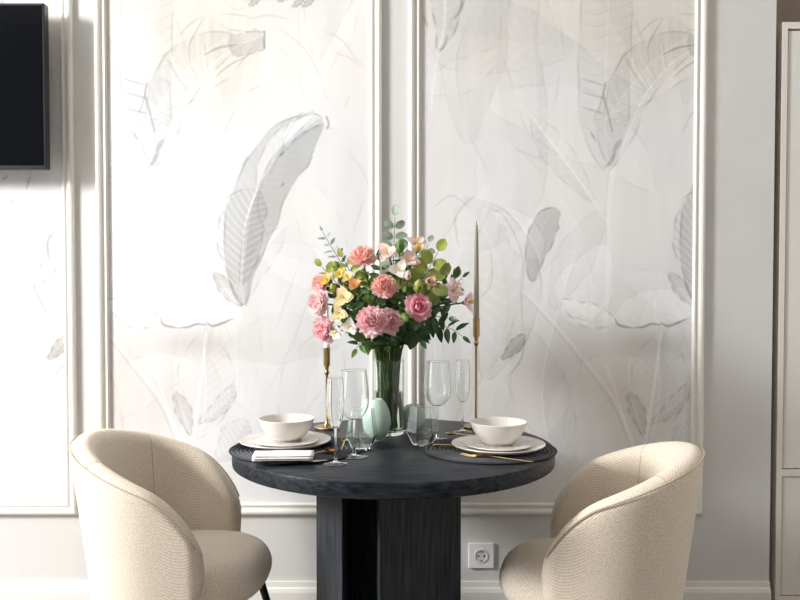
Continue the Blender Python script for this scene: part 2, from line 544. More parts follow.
def draw_repeat(c, ox):
    """the repeating mural motif: positions in mural units, ox shifts the repeat"""
    s = lambda *p: [(x + ox, y) for x, y in p]
    # washes
    for (x, y, r1, r2, k) in ((80, 240, 90, 60, (1.03, 1.03, 1.04)), (210, 420, 80, 70, (1.03, 1.03, 1.04)), (80, 380, 70, 60, (0.93, 0.905, 0.885)),
                              (110, 20, 130, 60, (0.965, 0.945, 0.915)), (215, 40, 70, 70, (0.95, 0.935, 0.91)), (260, 60, 60, 60, (1.03, 1.03, 1.03)), (165, 400, 60, 60, (0.95, 0.93, 0.915)), (40, 150, 60, 70, (1.02, 1.02, 1.03))):
        g = np.exp(-(((c.X - x - ox) / r1) ** 2 + ((c.Y - y) / r2) ** 2))
        c.mul((slice(None), slice(None)), g, k)
    # two faint broad ghost leaves behind
    c.leaf(s((20, 250), (60, 190), (40, 60), (70, -60)), 40, 46, 0.985, 0.965, 0, edge=0.93, rib=1.0, tip=.4)
    c.leaf(s((-40, 480), (-20, 380), (-30, 300), (-70, 240)), 44, 40, 0.97, 0.985, 0.01, 12, edge=0.92, tip=.5)
    c.leaf(s((100, 470), (88, 380), (120, 250)), 40, 36, 1.02, 0.99, 0, edge=0.95)
    c.leaf(s((190, 470), (205, 400), (200, 300)), 32, 34, 1.015, 1.0, 0, edge=0.95)
    # tall stem with a pair of big torn leaves
    c.leaf(s((152, 172), (149, 120), (150, 40), (156, -90)), 27, 24, 0.95, 0.945, 0.014, 11, -0.15, 1.05, 0.86, base=0.2, tip=.25)
    c.leaf(s((156, 168), (170, 138), (185, 102), (200, 80), (218, 62), (246, 44)), 38, 7, 0.945, 0.97, 0.02, 11, 0.9, 1.07, 0.84, base=0.25, tip=.3)
    for y0 in (80, 93, 108):
        c.stroke(s((125, y0), (138, y0 + 4), (149, y0 + 7)), 2.0, 0.82, taper=True)
    c.stroke(s((149, 84), (147, 96), (150, 108), (156, 132)), 1.6, 0.72)
    for q in (((175, 62), (190, 88)), ((158, 78), (180, 96)), ((165, 72), (186, 92)), ((184, 58), (198, 80)), ((204, 46), (207, 68)), ((160, 100), (173, 106)), ((160, 112), (170, 116)), ((161, 122), (167, 125))):
        c.stroke(s(*q), 1.6, 1.08)
        c.stroke(s(*[(a + 2, b_ + 1.5) for a, b_ in q]), 1.2, 0.88)
    for y0 in (12, 24, 36, 48, 60, 72, 116, 126):
        c.stroke(s((127, y0 + 2), (140, y0 + 5), (155, y0 - 1)), 1.2, 0.93, taper=True)
        c.stroke(s((159, y0), (170, y0 - 5), (182, y0 - 11)), 1.2, 0.93, taper=True)
    c.stroke(s((157, 152), (161, 146), (165, 140)), 5, 0.8, taper=True)
    c.stroke(s((134, 132), (140, 142)), 2.4, 0.74, taper=True)
    c.stroke(s((149, 168), (155, 162), (160, 150)), 4, 0.78, taper=True)
    c.stroke(s((205, 57), (220, 50), (236, 47)), 2.2, 0.72, taper=True)
    c.stroke(s((170, 62), (178, 76), (188, 90)), 1.6, 0.84)
    c.stroke(s((192, 64), (191, 48), (199, 32), (205, 22)), 2, 0.82, taper=True)
    c.stroke(s((157, 168), (153, 210), (154, 250), (150, 330)), 5, 1.045)
    c.stroke(s((153.5, 168), (150, 210), (151, 240)), 1, 0.93)
    # long diagonal stem with a ghost leaf
    c.stroke(s((76, 118), (100, 150), (130, 190), (152, 222)), 2.6, 1.05)
    c.leaf(s((138, 202), (110, 162), (76, 118)), 17, 13, 0.955, 0.985, 0.02, 9, 0.6, 1.05, 0.9)
    c.stroke(s((60, 150), (72, 155), (84, 159)), 1.4, 0.9)
    # rounded curled leaf with a dark underside
    c.leaf(s((77, 282), (80, 255), (92, 222), (104, 211)), 13, 13, 0.84, 0.82, 0.02, 6, 0.6, 1.0, 0.72, tip=.2)
    c.leaf(s((38, 214), (60, 219), (76, 240), (84, 258)), 12, 20, 1.04, 1.04, 0, edge=0.9, tip=.2)
    # big round ghost leaf at the left with ribs
    c.leaf(s((30, 380), (50, 320), (40, 250), (5, 200)), 40, 38, 0.975, 0.955, 0.02, 16, 0.9, 1.02, 0.86, tip=.35)
    for q in (((28, 206), (46, 214), (58, 232), (68, 260), (68, 300)), ((22, 300), (36, 284), (36, 250)), ((-6, 232), (6, 208), (20, 196)), ((68, 260), (66, 290), (68, 330)), ((-22, 208), (-4, 196), (14, 208))):
        c.stroke(s(*q), 1.8, 0.88, taper=True)
    c.leaf(s((47, 360), (58, 348), (70, 334)), 6, 7, 0.84, 0.8, 0, edge=.75)
    c.stroke(s((70, 340), (66, 360), (54, 376)), 1.6, 0.76, taper=True)
    # long diagonal stem downwards
    c.stroke(s((68, 290), (98, 322), (130, 360), (160, 400), (182, 450), (190, 490)), 3.2, 1.06)
    c.stroke(s((70, 296), (100, 328), (130, 366), (158, 404), (176, 446)), 1.2, 0.88)
    c.stroke(s((152, 366), (164, 400), (178, 450)), 2.6, 1.06)
    # pale drooping leaf with a scalloped dark lower edge
    c.leaf(s((150, 245), (140, 270), (128, 300), (126, 326)), 26, 30, 1.045, 1.05, 0.012, 10, 0.6, 1.0, 0.95)
    c.leaf(s((105, 300), (130, 316), (160, 322)), 14, 10, 1.05, 1.02, 0.01, 9, .7, 1.0, 0.8)
    c.leaf(s((158, 322), (196, 306), (240, 302)), 15, 19, 1.055, 1.05, 0.012, 9, .5, 1.01, .96, tip=.12, base=.25)
    for q in (((160, 318), (164, 325), (178, 328)), ((178, 328), (188, 327), (197, 324), (206, 325)), ((206, 322), (212, 326), (220, 324), (234, 318))):
        c.stroke(s(*q), 2.4, 0.6, taper=True)
    c.stroke(s((108, 316), (122, 318), (136, 322)), 1.5, 0.86, taper=True)
    g = np.exp(-(((c.X - 200 - ox) / 36) ** 2 + ((c.Y - 344) / 13) ** 2))
    c.mul((slice(None), slice(None)), g, (0.87, 0.86, 0.85))
    # leaf under it with mid-rib and lower lobes
    c.leaf(s((193, 440), (200, 390), (206, 332)), 24, 32, 1.0, 0.985, 0.02, 9, 0.9, 1.06, 0.88, base=.35)
    c.stroke(s((190, 450), (196, 410), (202, 370), (206, 334)), 3, 1.08)
    c.leaf(s((190, 436), (182, 412), (174, 392)), 7, 9, 0.93, 0.9, 0.0, edge=.8)
    c.leaf(s((197, 424), (212, 416), (228, 400), (234, 384)), 10, 6, 0.97, 0.92, 0.05, 5, .6, 1.0, .82)
    c.leaf(s((214, 462), (232, 446), (246, 420)), 18, 14, 0.97, 0.93, 0.05, 6, .6, 1.0, .9)
    # small leaf hanging at upper left
    c.leaf(s((-18, 52), (-10, 26), (-12, -40)), 16, 18, 0.945, 0.94, 0.02, 8, .6, 1.06, 0.72, base=.6)
    c.stroke(s((-24, 110), (-20, 70), (-12, 30), (-10, -20)), 2.6, 1.05)
    c.stroke(s((-17, 55), (-11, 48), (-8, 38)), 2, 0.72, taper=True)
    c.stroke(s((-32, 18), (-27, 30)), 2.2, 0.78, taper=True)
    c.stroke(s((-2, 22), (4, 14), (9, 2)), 3, 0.74, taper=True)

def ghosts(c):
    """soft overlapping pale leaves that fill the ground of the mural"""
    g = np.random.default_rng(21)
    for j in range(34):
        x, y = g.uniform(0, 455), g.uniform(-90, 520)
        a = -PI / 2 + g.normal(0, 0.7)
        L_ = g.uniform(90, 230)
        bend = g.normal(0, 0.5)
        pts = [(x, y)]
        for q in range(4):
            aa = a + bend * q / 3
            pts.append((pts[-1][0] + L_ / 4 * math.cos(aa), pts[-1][1] + L_ / 4 * math.sin(aa)))
        wl, wr = L_ * g.uniform(0.13, 0.24), L_ * g.uniform(0.13, 0.24)
        light = g.random() < 0.5
        kl = 1 + (g.uniform(0.008, 0.035) if light else -g.uniform(0.008, 0.04))
        kr = kl - g.uniform(0.0, 0.025)
        vn, vp, ed = g.uniform(0.0, 0.014), g.uniform(7, 13), g.uniform(0.93, 0.97)
        for ox in (-455, 0, 455):
            c.leaf([(p + ox, q) for p, q in pts], wl, wr, kl, kr, vn, vp, 0.8, 1.015, ed, tip=0.45, base=0.45, ew=1.8, soft=2.0)

def draw_big_leaf(c, ox):
    s = lambda *p: [(x + ox, y) for x, y in p]
    # tall striped leaf curling over to the right
    c.leaf(s((243, 306), (239, 270), (246, 225), (262, 180), (290, 142), (322, 118)), 22, 30, 0.88, 0.80, 0.02, 9, 0.5, 1.0, 0.75, base=0.42, tip=.22)
    c.leaf(s((241, 285), (246, 225), (258, 190)), 26, 18, 0.95, 0.90, 0.10, 7.5, 0.75, 1.2, 0.8, base=.35, tip=.2)
    c.leaf(s((258, 186), (270, 160), (290, 138), (312, 118)), 12, 3, 1.1, 1.0, 0, edge=.85)
    c.leaf(s((286, 150), (300, 134), (326, 122)), 16, 2, 1.08, 1.0, 0.0, edge=.8)
    for q, w, k in ((((327, 118), (329, 124), (328, 129)), 1.8, .6), (((281, 156), (284, 153)), 1.8, .62), (((282, 186), (284, 184)), 1.8, .66), (((243, 166), (248, 158)), 1.6, .78),
                    (((286, 140), (296, 122), (314, 112)), 1.4, .86), (((270, 176), (284, 152), (318, 126)), 1.5, .9)):
        c.stroke(s(*q), w, k)
    c.stroke(s((244, 306), (242, 280), (250, 215), (258, 188), (275, 160)), 2.2, 1.12)
    c.leaf(s((243, 306), (230, 296), (214, 272)), 6, 8, 0.86, 0.9, 0.0, edge=.8)
    c.leaf(s((243, 308), (250, 270), (268, 245), (284, 226)), 8, 16, 1.02, 0.97, 0.0, edge=.9)
    # big folded ghost leaf at the top with a small square patch
    c.leaf(s((150, 120), (180, 80), (215, 48), (260, 26)), 30, 34, 1.0, 1.03, 0.02, 10, .6, 1.04, 0.86)
    c.stroke(s((216, 80), (224, 72), (236, 64), (250, 58)), 2, 0.78, taper=True)
    c.leaf(s((230, 46), (248, 44), (264, 38)), 9, 13, 0.9, 0.86, 0, edge=.85, base=.1, tip=.1)
    c.stroke(s((265.5, 34), (265.5, 50)), 2, 0.62)
    c.stroke(s((232, 32), (250, 34), (265, 34)), 1.4, 0.82)
    for q in (((250, 22), (270, 18), (290, 22)), ((280, 30), (306, 52), (324, 84)), ((322, 32), (342, 42), (356, 60), (366, 70)), ((334, 54), (350, 60), (360, 68)), ((238, 110), (230, 122)), ((225, 136), (232, 120)), ((248, 94), (262, 86)), ((264, 180), (258, 210), (270, 240))):
        c.stroke(s(*q), 2.0, 0.9, taper=True)
    for x, y in ((256, 5), (285, 1), (299, 6), (309, 6)):
        c.leaf(s((x - 6, y + 4), (x, y), (x + 6, y - 6)), 3.2, 2.6, 0.84, 0.8, 0, edge=.75)
    for q in (((226, 4), (236, 12), (248, 10)), ((345, 110), (350, 96)), ((346, 150), (362, 170), (372, 196)), ((300, 260), (286, 300), (276, 330)), ((296, 330), (288, 352), (268, 390)), ((330, 380), (300, 420), (284, 452)), ((316, 286), (302, 316), (292, 352))):
        c.stroke(s(*q), 1.8, 0.93, taper=True)
    c.leaf(s((300, 470), (306, 400), (330, 330)), 30, 34, 0.99, 1.01, 0.01, 9, .8, 1.02, .92)

def wallpaper(i, xa, xb):
    pa = 400 + xa / KW
    pb = 400 + xb / KW
    top = 274 - (PT - CAM_Z) / KW
    bot = 274 - (PB - CAM_Z) / KW
    c = Canvas(pa, pb, top, bot)
    full = (slice(None), slice(None))
    m = vnoise(c.X, c.Y * 0.6, 46, 3) - 0.5
    m2 = vnoise(c.X, c.Y * 0.35, 14, 5) - 0.5
    m3 = vnoise(c.X, c.Y * 0.12, 5, 9) - 0.5
    for k in range(3):
        c.C[..., k] *= 1 + 0.045 * m + 0.03 * m2 + 0.02 * m3 + (0.012, 0.0, -0.014)[k] * (vnoise(c.X, c.Y, 70, 8) - .5) * 2
    ghosts(c)
    for ox in (-455, 0, 455):
        draw_big_leaf(c, ox)
        draw_repeat(c, ox)
    if i == 0:
        for q in (((52, 232), (48, 244), (50, 262)), ((4, 180), (10, 176)), ((28, 190), (30, 182), (32, 176)), ((12, 204), (16, 200)), ((4, 222), (12, 225), (26, 222)), ((32, 280), (40, 300), (50, 320)), ((18, 268), (24, 264))):
            c.stroke(q, 2.6, 0.78, taper=True)
        c.leaf(((46, 286), (48, 260), (60, 230)), 8, 14, 0.9, 0.9, 0, edge=.8)
    base = PAPER
    rel = c.C / base
    c.C = np.clip(base * np.where(rel < 1, rel ** 1.75, rel ** 1.5), 0.02, 0.92)
    h, w = c.h, c.w
    me = bpy.data.meshes.new('wallpaper_panel')
    co = np.zeros((h, w, 3), np.float32)
    co[..., 0] = np.linspace(xa, xb, w)[None, :]
    co[..., 1] = WALL_Y - 0.0015
    co[..., 2] = np.linspace(PT, PB, h)[:, None]
    a = np.arange(h * w).reshape(h, w)
    q = np.stack([a[1:, :-1], a[1:, 1:], a[:-1, 1:], a[:-1, :-1]], -1).reshape(-1, 4)
    me.vertices.add(h * w)
    me.vertices.foreach_set('co', co.ravel())
    me.loops.add(q.size)
    me.loops.foreach_set('vertex_index', q.ravel().astype(np.int32))
    me.polygons.add(len(q))
    me.polygons.foreach_set('loop_start', np.arange(0, q.size, 4, dtype=np.int32))
    me.update()
    at = me.color_attributes.new('print', 'FLOAT_COLOR', 'POINT')
    at.data.foreach_set('color', np.concatenate([c.C, np.ones((h, w, 1))], -1).astype(np.float32).ravel())
    me.materials.append(M['wallpaper'])
    o = bpy.data.objects.new('wallpaper_panel', me)
    COL.objects.link(o)
    o.parent = wall_back
    return o

mw = mat('printed_wallpaper', (0.8, 0.8, 0.8, 1), 0.7, spec=0.3)
nt, N, L, b = nodes(mw)
an = N.new('ShaderNodeAttribute'); an.attribute_name = 'print'
gm = N.new('ShaderNodeMixRGB'); gm.blend_type = 'MULTIPLY'; gm.inputs[0].default_value = 1
gm.inputs[2].default_value = (1.0, 1.0, 1.0, 1)
L.new(an.outputs['Color'], gm.inputs[1])
L.new(gm.outputs[0], b.inputs['Base Color'])
M['wallpaper'] = mw
for i, (a, b_) in enumerate(panels):
    wallpaper(i, a + 0.039, b_ - 0.039)

# ------------------------------------------------------------------ television
t0 = P(44, 3, 2.86); t1 = P(44, 169, 2.86)
tv = thing('television', 'black flat television mounted on the wallpapered wall at the upper left', 'television', (t0.x - 0.48, 2.905, t1.z))
TH = t0.z - t1.z
b1 = box_obj('casing', (-0.48, 0.48, -0.045, -0.008, 0, TH), M['tv_frame'], tv, 0.003)
box_obj('screen', (-0.472, 0.472, -0.0465, -0.0448, 0.012, TH - 0.008), M['tv_screen'], tv)
box_obj('wall_mount', (-0.2, 0.2, -0.008, 0.0535, TH / 2 - 0.15, TH / 2 + 0.15), M['black_metal'], tv)

# ------------------------------------------------------------------ wall socket
so = P(481, 555, WALL_Y)
ws = thing('wall_socket', 'square white wall socket low on the wall behind the right chair', 'socket', (so.x, WALL_Y, so.z))
hw = 0.0435
o = box_obj('cover_plate', (-hw, hw, -0.010, 0, -hw, hw), M['white_plastic'], ws, 0.003)
Rx = Matrix.Rotation(PI / 2, 4, 'X')
def lathe_y(prof, seg=36):
    V, F = lathe(prof, seg)
    return [(x, -z, y) for x, y, z in V], F
mesh_obj('socket_well', *lathe_y([(0, 0.0105), (0.0185, 0.0105), (0.0195, 0.0125), (0.0235, 0.0125), (0.024, 0.0095)]), M['grey_plastic'], ws)
for sx in (-1, 1):
    V, F = lathe_y([(0, 0.0115), (0.003, 0.0115), (0.003, 0.0100)], 14)
    mesh_obj('pin_hole', [(x + sx * 0.0095, y, z) for x, y, z in V], F, M['dark_hole'], ws)
for sz in (-1, 1):
    box_obj('earth_clip', (-0.003, 0.003, -0.0125, -0.010, sz * 0.016 - 0.003, sz * 0.016 + 0.003), M['steel'], ws)

# ------------------------------------------------------------------ tall cabinet in the niche on the right
CY = 2.965
cx0 = P(780.5, 200, CY).x
ch = P(790, 22, CY).z
cb = thing('tall_cabinet', 'tall pale beige cabinet standing at the right edge of the picture', 'cabinet', (cx0, CY, 0))
wd = 0.72
cbx = join(box(0, 0.022, 0.022, 0.56, 0, ch), box(wd - 0.022, wd, 0.022, 0.56, 0, ch), box(0.022, wd - 0.022, 0.022, 0.56, ch - 0.022, ch),
           box(0.022, wd - 0.022, 0.022, 0.56, 0, 0.022), box(0.022, wd - 0.022, 0.54, 0.56, 0.022, ch - 0.022))
mesh_obj('body', *cbx, M['cabinet'], cb, smooth=False)
zr = P(790, 473, CY).z
zb_ = P(790, 598, CY).z
fw = 0.018
fr_ = join(box(0, fw, 0, 0.022, 0, ch), box(wd - fw, wd, 0, 0.022, 0, ch), box(fw, wd - fw, 0, 0.022, ch - 0.022, ch), box(fw, wd - fw, 0, 0.022, zr - 0.012, zr + 0.012), box(fw, wd - fw, 0, 0.022, zb_ - 0.03, zb_ + 0.005), box(fw, wd - fw, 0, 0.022, 0, 0.03))
mesh_obj('face_frame', *fr_, M['cabinet'], cb, smooth=False)
for za, zc in ((zr + 0.015, ch - 0.027), (zb_ + 0.008, zr - 0.015), (0.033, zb_ - 0.033)):
    d = box_obj('door', (fw + 0.004, wd - fw - 0.004, 0.006, 0.022, za, zc), M['cabinet_panel'], cb, 0.002)
    box_obj('handle', (wd - 0.075, wd - 0.063, -0.012, 0.0062, (za + zc) / 2 - min(0.08, (zc - za) / 3), (za + zc) / 2 + min(0.08, (zc - za) / 3)), M['black_metal'], d)

# ------------------------------------------------------------------ table
TX, TY, TZ, TR = -0.018, 2.457, 0.76, 0.452
table = thing('dining_table', 'round black stained oak dining table on a panelled pedestal', 'table', (TX, TY, 0))
tp = [(0, TZ - 0.042), (TR - 0.006, TZ - 0.042), (TR - 0.001, TZ - 0.039), (TR, TZ - 0.034), (TR, TZ - 0.005), (TR - 0.0015, TZ - 0.0015), (TR - 0.005, TZ), (0, TZ)]
o = mesh_obj('table_top', *lathe(tp, 128), M['oak_top'], table, smooth=True)
zt = TZ - 0.042
def prism(pts, z0, z1):
    n = len(pts)
    V = [(x - TX, y - TY, z0) for x, y in pts] + [(x - TX, y - TY, z1) for x, y in pts]
    F = [tuple(range(n - 1, -1, -1)), tuple(range(n, 2 * n))] + [(k, (k + 1) % n, n + (k + 1) % n, n + k) for k in range(n)]
    return V, F
def gx(px, Y): return (px - 400) / FPX * Y
def leg_obj(name, pts):
    V, F = prism(pts, 0, zt)
    o = mesh_obj(name, V, F, M['oak_leg'], table, smooth=False)
    m = o.modifiers.new('bevel', 'BEVEL'); m.width = 0.0025; m.segments = 2
    return o
leg_obj('pedestal_panel', [(gx(341.5, 2.25), 2.25), (gx(350, 2.44), 2.44), (gx(334, 2.50), 2.50), (gx(315.5, 2.40), 2.40)])
leg_obj('pedestal_panel', [(gx(379.5, 2.23), 2.23), (gx(461.5, 2.365), 2.365), (gx(452, 2.58), 2.58), (gx(375, 2.34), 2.34)])
leg_obj('pedestal_core', [(gx(349, 2.445), 2.445), (gx(380, 2.37), 2.37), (gx(425, 2.52), 2.52), (gx(370, 2.62), 2.62), (gx(337, 2.52), 2.52)])

# ------------------------------------------------------------------ tub chairs
def make_chair(label, loc, rz, group):
    root = thing('tub_chair', label, 'chair', loc, rz, group)
    Rc, ht, arm = 0.268, 0.034, 0.135
    half = Rc * PI / 2 + arm
    zm, zbot = 0.485, 0.30
    def path(s):
        a = abs(s); sg = 1 if s >= 0 else -1
        if a <= Rc * PI / 2:
            th = a / Rc
            return Vector((-Rc * 0.92 * math.cos(th), sg * Rc * math.sin(th), 0)), Vector((-math.cos(th), sg * math.sin(th), 0))
        d = a - Rc * PI / 2
        k = 0.35
        y = Rc - k * d * d * 1.1
        nrm = Vector((2 * k * 1.1 * d, 1, 0)).normalized()
        return Vector((d, sg * y, 0)), Vector((nrm.x, sg * nrm.y, 0))
    def ztop(a):
        s = a / half
        return 0.797 - 0.105 * (s / 0.76) ** 1.7 if s < 0.76 else 0.797 - 0.105 * (s / 0.76) ** 1.7
    NS, NC = 97, 40
    V, F, UV = [], [], []
    rim, seamp = [], []
    for i in range(NS):
        u = -math.cos(PI * i / (NS - 1))
        u = 0.55 * u + 0.45 * (2 * i / (NS - 1) - 1)
        s = u * half
        a = abs(s)
        r = 0.15
        d = min(1, (half - a) / r)
        e = math.sqrt(max(0, 1 - (1 - d) ** 2))
        d2 = min(1, (half - a) / 0.04)
        e2 = max(0.02, math.sqrt(max(0, 1 - (1 - d2) ** 2)))
        zt_ = zm + (ztop(a) - zm) * max(e, 0.02)
        zb_2 = zm - (zm - zbot) * max(e, 0.02)
        h = ht * e2
        hr = min(h, (zt_ - zb_2) / 2)
        p, nn = path(s)
        for k in range(NC):
            # stadium cross-section in (normal, z)
            t = k / NC * 4
            if t < 1:
                off, z = h, zb_2 + hr + (zt_ - zb_2 - 2 * hr) * t
            elif t < 2:
                an_ = (t - 1) * PI
                off, z = h * math.cos(an_), zt_ - hr + hr * math.sin(an_)
            elif t < 3:
                off, z = -h, zt_ - hr - (zt_ - zb_2 - 2 * hr) * (t - 2)
            else:
                an_ = (t - 3) * PI
                off, z = -h * math.cos(an_), zb_2 + hr - hr * math.sin(an_)
            off += 0.13 * (z - 0.74)
            q = p + nn * off
            V.append((q.x, q.y, z))
            if k:
                vv += math.hypot(off - po, z - pz)
            else:
                vv = 0.0
            po, pz = off, z
            UV.append((s, vv))
        zz = zt_ - hr * 0.35
        q = p + nn * (h * 0.96 + 0.13 * (zz - 0.74))
        rim.append((q.x, q.y, zz))
    for i in range(NS - 1):
        for k in range(NC):
            k2 = (k + 1) % NC
            F.append((i * NC + k, (i + 1) * NC + k, (i + 1) * NC + k2, i * NC + k2))
    F.append(tuple(range(NC)))
    F.append(tuple((NS - 1) * NC + k for k in range(NC - 1, -1, -1)))
    sh = mesh_obj('backrest', V, F, M['fabric'], root, uv=UV)
    mesh_obj('piping', *tube(rim[3:-3], 0.0022, 6), M['piping'], sh)
    for sg in (-1, 1):
        s = sg * 0.24
        p, nn = path(s)
        pts = []
        for k in range(13):
            z = 0.47 + (ztop(abs(s)) - 0.035 - 0.47) * k / 12
            q = p + nn * (-ht + 0.13 * (z - 0.74))
            pts.append((q.x, q.y, z))
        for k in range(1, 7):
            an_ = k / 6 * PI * 0.9
            z = ztop(abs(s)) - ht + ht * math.sin(an_)
            q = p + nn * (-ht * math.cos(an_) + 0.13 * (z - 0.74))
            pts.append((q.x, q.y, z))
        mesh_obj('seam', *tube(pts, 0.0013, 6), M['piping'], sh)
    # seat cushion
    V, F, UV = [], [], []
    nt_ = 72
    prof = []
    zlo, zhi, rr = 0.345, 0.470, 0.075
    for k in range(7):
        prof.append((k / 7 * 0.62, zlo))
    for k in range(15):
        an_ = -PI / 2 + PI * k / 14
        prof.append((1 - rr / 0.24 + rr / 0.24 * math.cos(an_), (zlo + zhi) / 2 + (zhi - zlo) / 2 * math.sin(an_)))
    for k in range(7):
        t = 1 - k / 6
        prof.append(((1 - rr / 0.24) * t, zhi + 0.012 * (1 - t * t)))
    arcs = [0.0] * len(prof)
    for ip in range(len(prof) - 2, -1, -1):
        arcs[ip] = arcs[ip + 1] + math.hypot(prof[ip][0] - prof[ip + 1][0], (prof[ip][1] - prof[ip + 1][1]) / 0.23)
    for ip, (r_, z) in enumerate(prof):
        for k in range(nt_):
            th = 2 * PI * k / nt_
            cs, sn = math.cos(th), math.sin(th)
            ax = 0.218 if cs > 0 else 0.235
            ex = 2.5
            R_ = (abs(cs / ax) ** ex + abs(sn / 0.222) ** ex) ** (-1 / ex)
            x, y = R_ * cs * r_ + 0.042, R_ * sn * r_
            V.append((x, y, z)); UV.append((R_ * cs * arcs[ip], R_ * sn * arcs[ip]))
    for i in range(len(prof) - 1):
        for k in range(nt_):
            k2 = (k + 1) % nt_
            F.append((i * nt_ + k, i * nt_ + k2, (i + 1) * nt_ + k2, (i + 1) * nt_ + k))
    mesh_obj('seat', V, F, M['fabric'], root, uv=UV)
    # metal underframe and legs
    ring = [(0.035 + 0.16 * math.cos(2 * PI * k / 32), 0.185 * math.sin(2 * PI * k / 32), 0.335) for k in range(33)]
    mesh_obj('underframe', *tube(ring, 0.010, 8), M['black_metal'], root)
    for sx in (-1, 1):
        for sy in (-1, 1):
            mesh_obj('leg', *tube([(0.035 + sx * 0.150, sy * 0.185, 0.352), (0.035 + sx * 0.245, sy * 0.235, 0.0)], [0.013, 0.008], 12), M['black_metal'], root)
    return root
make_chair('beige woven tub chair left of the table, its open side turned right', (-0.630, 2.45, 0), math.radians(-1.5), 'tub chairs at the table')
make_chair('beige woven tub chair right of the table, its open side turned left', (0.538, 2.385, 0), PI - math.radians(12.5), 'tub chairs at the table').scale.z = 0.982

# ------------------------------------------------------------------ table setting
def lay(name, label, cat, px, py, z=TZ, group=None, rz=0.0):
    p = on_plane(px, py, z)
    return thing(name, label, cat, p, rz, group)

def placemat(label, x, y, r):
    t = thing('placemat', label, 'placemat', (x, y, TZ + 0.0004), 0, 'round black woven placemats')
    prof = [(0, 0)]
    n = 30
    prof.append((r, 0))
    top = []
    for k in range(n * 4 + 1):
        rr = r * (1 - k / (n * 4))
        top.append((rr, 0.0030 + 0.0013 * math.cos(2 * PI * k / 4)))
    o = mesh_obj('woven_disc', *lathe(prof + top, 72), M['placemat'], t)
    rimp = [((r - 0.001) * math.cos(2 * PI * k / 72), (r - 0.001) * math.sin(2 * PI * k / 72), 0.0028) for k in range(73)]
    mesh_obj('edge_cord', *tube(rimp, 0.0026, 6), M['placemat'], t)
    return t
pmL = Vector((-0.286, 2.385, TZ)); pmR = Vector((0.247, 2.378, TZ))
placemat('round black woven placemat under the left plate and bowl', pmL.x, pmL.y, 0.182)
placemat('round black woven placemat under the right plate and bowl', pmR.x, pmR.y, 0.182)
ZM = TZ + 0.0055

def plate(label, x, y, z, r, name, cat, group):
    t = thing(name, label, cat, (x, y, z), 0, group)
    h = 0.0155 if name == 'dinner_plate' else 0.008
    prof = [(0, 0.002), (r * 0.55, 0.002), (r * 0.56, 0), (r * 0.62, 0), (r * 0.70, 0.0025), (r * 0.86, h * 0.40), (r * 0.98, h * 0.85), (r, h), (r * 0.995, h + 0.0025), (r * 0.96, h + 0.001), (r * 0.84, h * 0.4 + 0.0045), (r * 0.66, 0.0065)]
    V, F = lathe(prof, 72)
    mesh_obj('rim', V, F, M['plate'], t)
    mesh_obj('well', *lathe([(r * 0.665, 0.0066), (r * 0.6, 0.0056), (0, 0.0056)], 72), M['speckle'], t)
    return t
def bowl(label, x, y, z, r, h):
    t = thing('bowl', label, 'bowl', (x, y, z), 0, 'off white stoneware bowls')
    prof = [(0, 0.003), (r * 0.44, 0.003), (r * 0.45, 0), (r * 0.52, 0), (r * 0.54, 0.006), (r * 0.72, h * 0.28), (r * 0.88, h * 0.6), (r * 0.97, h * 0.88), (r, h), (r * 0.985, h + 0.0012), (r * 0.965, h),
            (r * 0.93, h * 0.86), (r * 0.83, h * 0.58), (r * 0.66, h * 0.28), (r * 0.4, h * 0.14), (0, h * 0.1)]
    mesh_obj('bowl_wall', *lathe(prof[3:], 72), M['ceramic'], t)
    mesh_obj('foot_ring', *lathe(prof[:5], 72), M['ceramic'], t)
    return t
pl = Vector((-0.322, 2.425, ZM)); pr = Vector((0.2695, 2.368, ZM))
for side, p in (('left', pl), ('right', pr)):
    plate('large off white dinner plate on the %s placemat, lowest of its stack' % side, p.x, p.y, ZM, 0.128, 'dinner_plate', 'plate', 'off white dinner plates')
    dx = 0.004 if side == 'left' else 0.0
    plate('smaller patterned side plate between the %s dinner plate and bowl' % side, p.x + dx, p.y, ZM + 0.0068, 0.092, 'side_plate', 'plate', 'patterned side plates')
    bx = 0.0 if side == 'left' else -0.002
    bowl('off white stoneware bowl stacked on the %s plates' % side, p.x + bx + 0.003, p.y + 0.010, ZM + 0.0068 + 0.0057, 0.0782, 0.061)

# glasses: outer then inner wall, real thickness
def glass_obj(name, label, px, py, prof_out, th, foot, group, seg=48, parts=True):
    t = lay(name, label, 'glass', px, py, TZ + 0.0003, group)
    return t
def closed_bowl(pts, th):
    """pts from bottom centre to rim (outer); returns outer + inner lathe profile"""
    inner = [(max(0, r - th), z + (th if k == 0 else 0)) for k, (r, z) in enumerate(pts)]
    inner[0] = (0, pts[0][1] + th * 2.5)
    inner = [q for q in inner if q[1] >= pts[0][1] + th * 2.5 - 1e-9]
    rr, rz = pts[-1]
    return pts + [(rr - th * 0.5, rz + th * 0.4)] + inner[::-1]
def stem_glass(name, label, px, py, bowl_pts, z_b, stem_r, foot_r, group):
    t = lay(name, label, 'glass', px, py, TZ + 0.0003, group)
    mesh_obj('glass_bowl', *lathe(closed_bowl(bowl_pts, 0.0015), 56), M['glass'], t)
    prof = [(0, 0), (foot_r, 0), (foot_r, 0.0012), (foot_r * 0.6, 0.003), (foot_r * 0.25, 0.006), (stem_r * 1.4, 0.012), (stem_r, 0.022), (stem_r * 0.9, z_b * 0.6), (stem_r * 1.05, z_b - 0.006), (stem_r * 1.6, z_b - 0.0005), (0, z_b - 0.0004)]
    k = 6
    mesh_obj('stem', *lathe([(0, 0.0062)] + prof[4:], 28), M['glass'], t)
    mesh_obj('foot', *lathe(prof[:5] + [(0, 0.006)], 48), M['glass'], t)
    return t
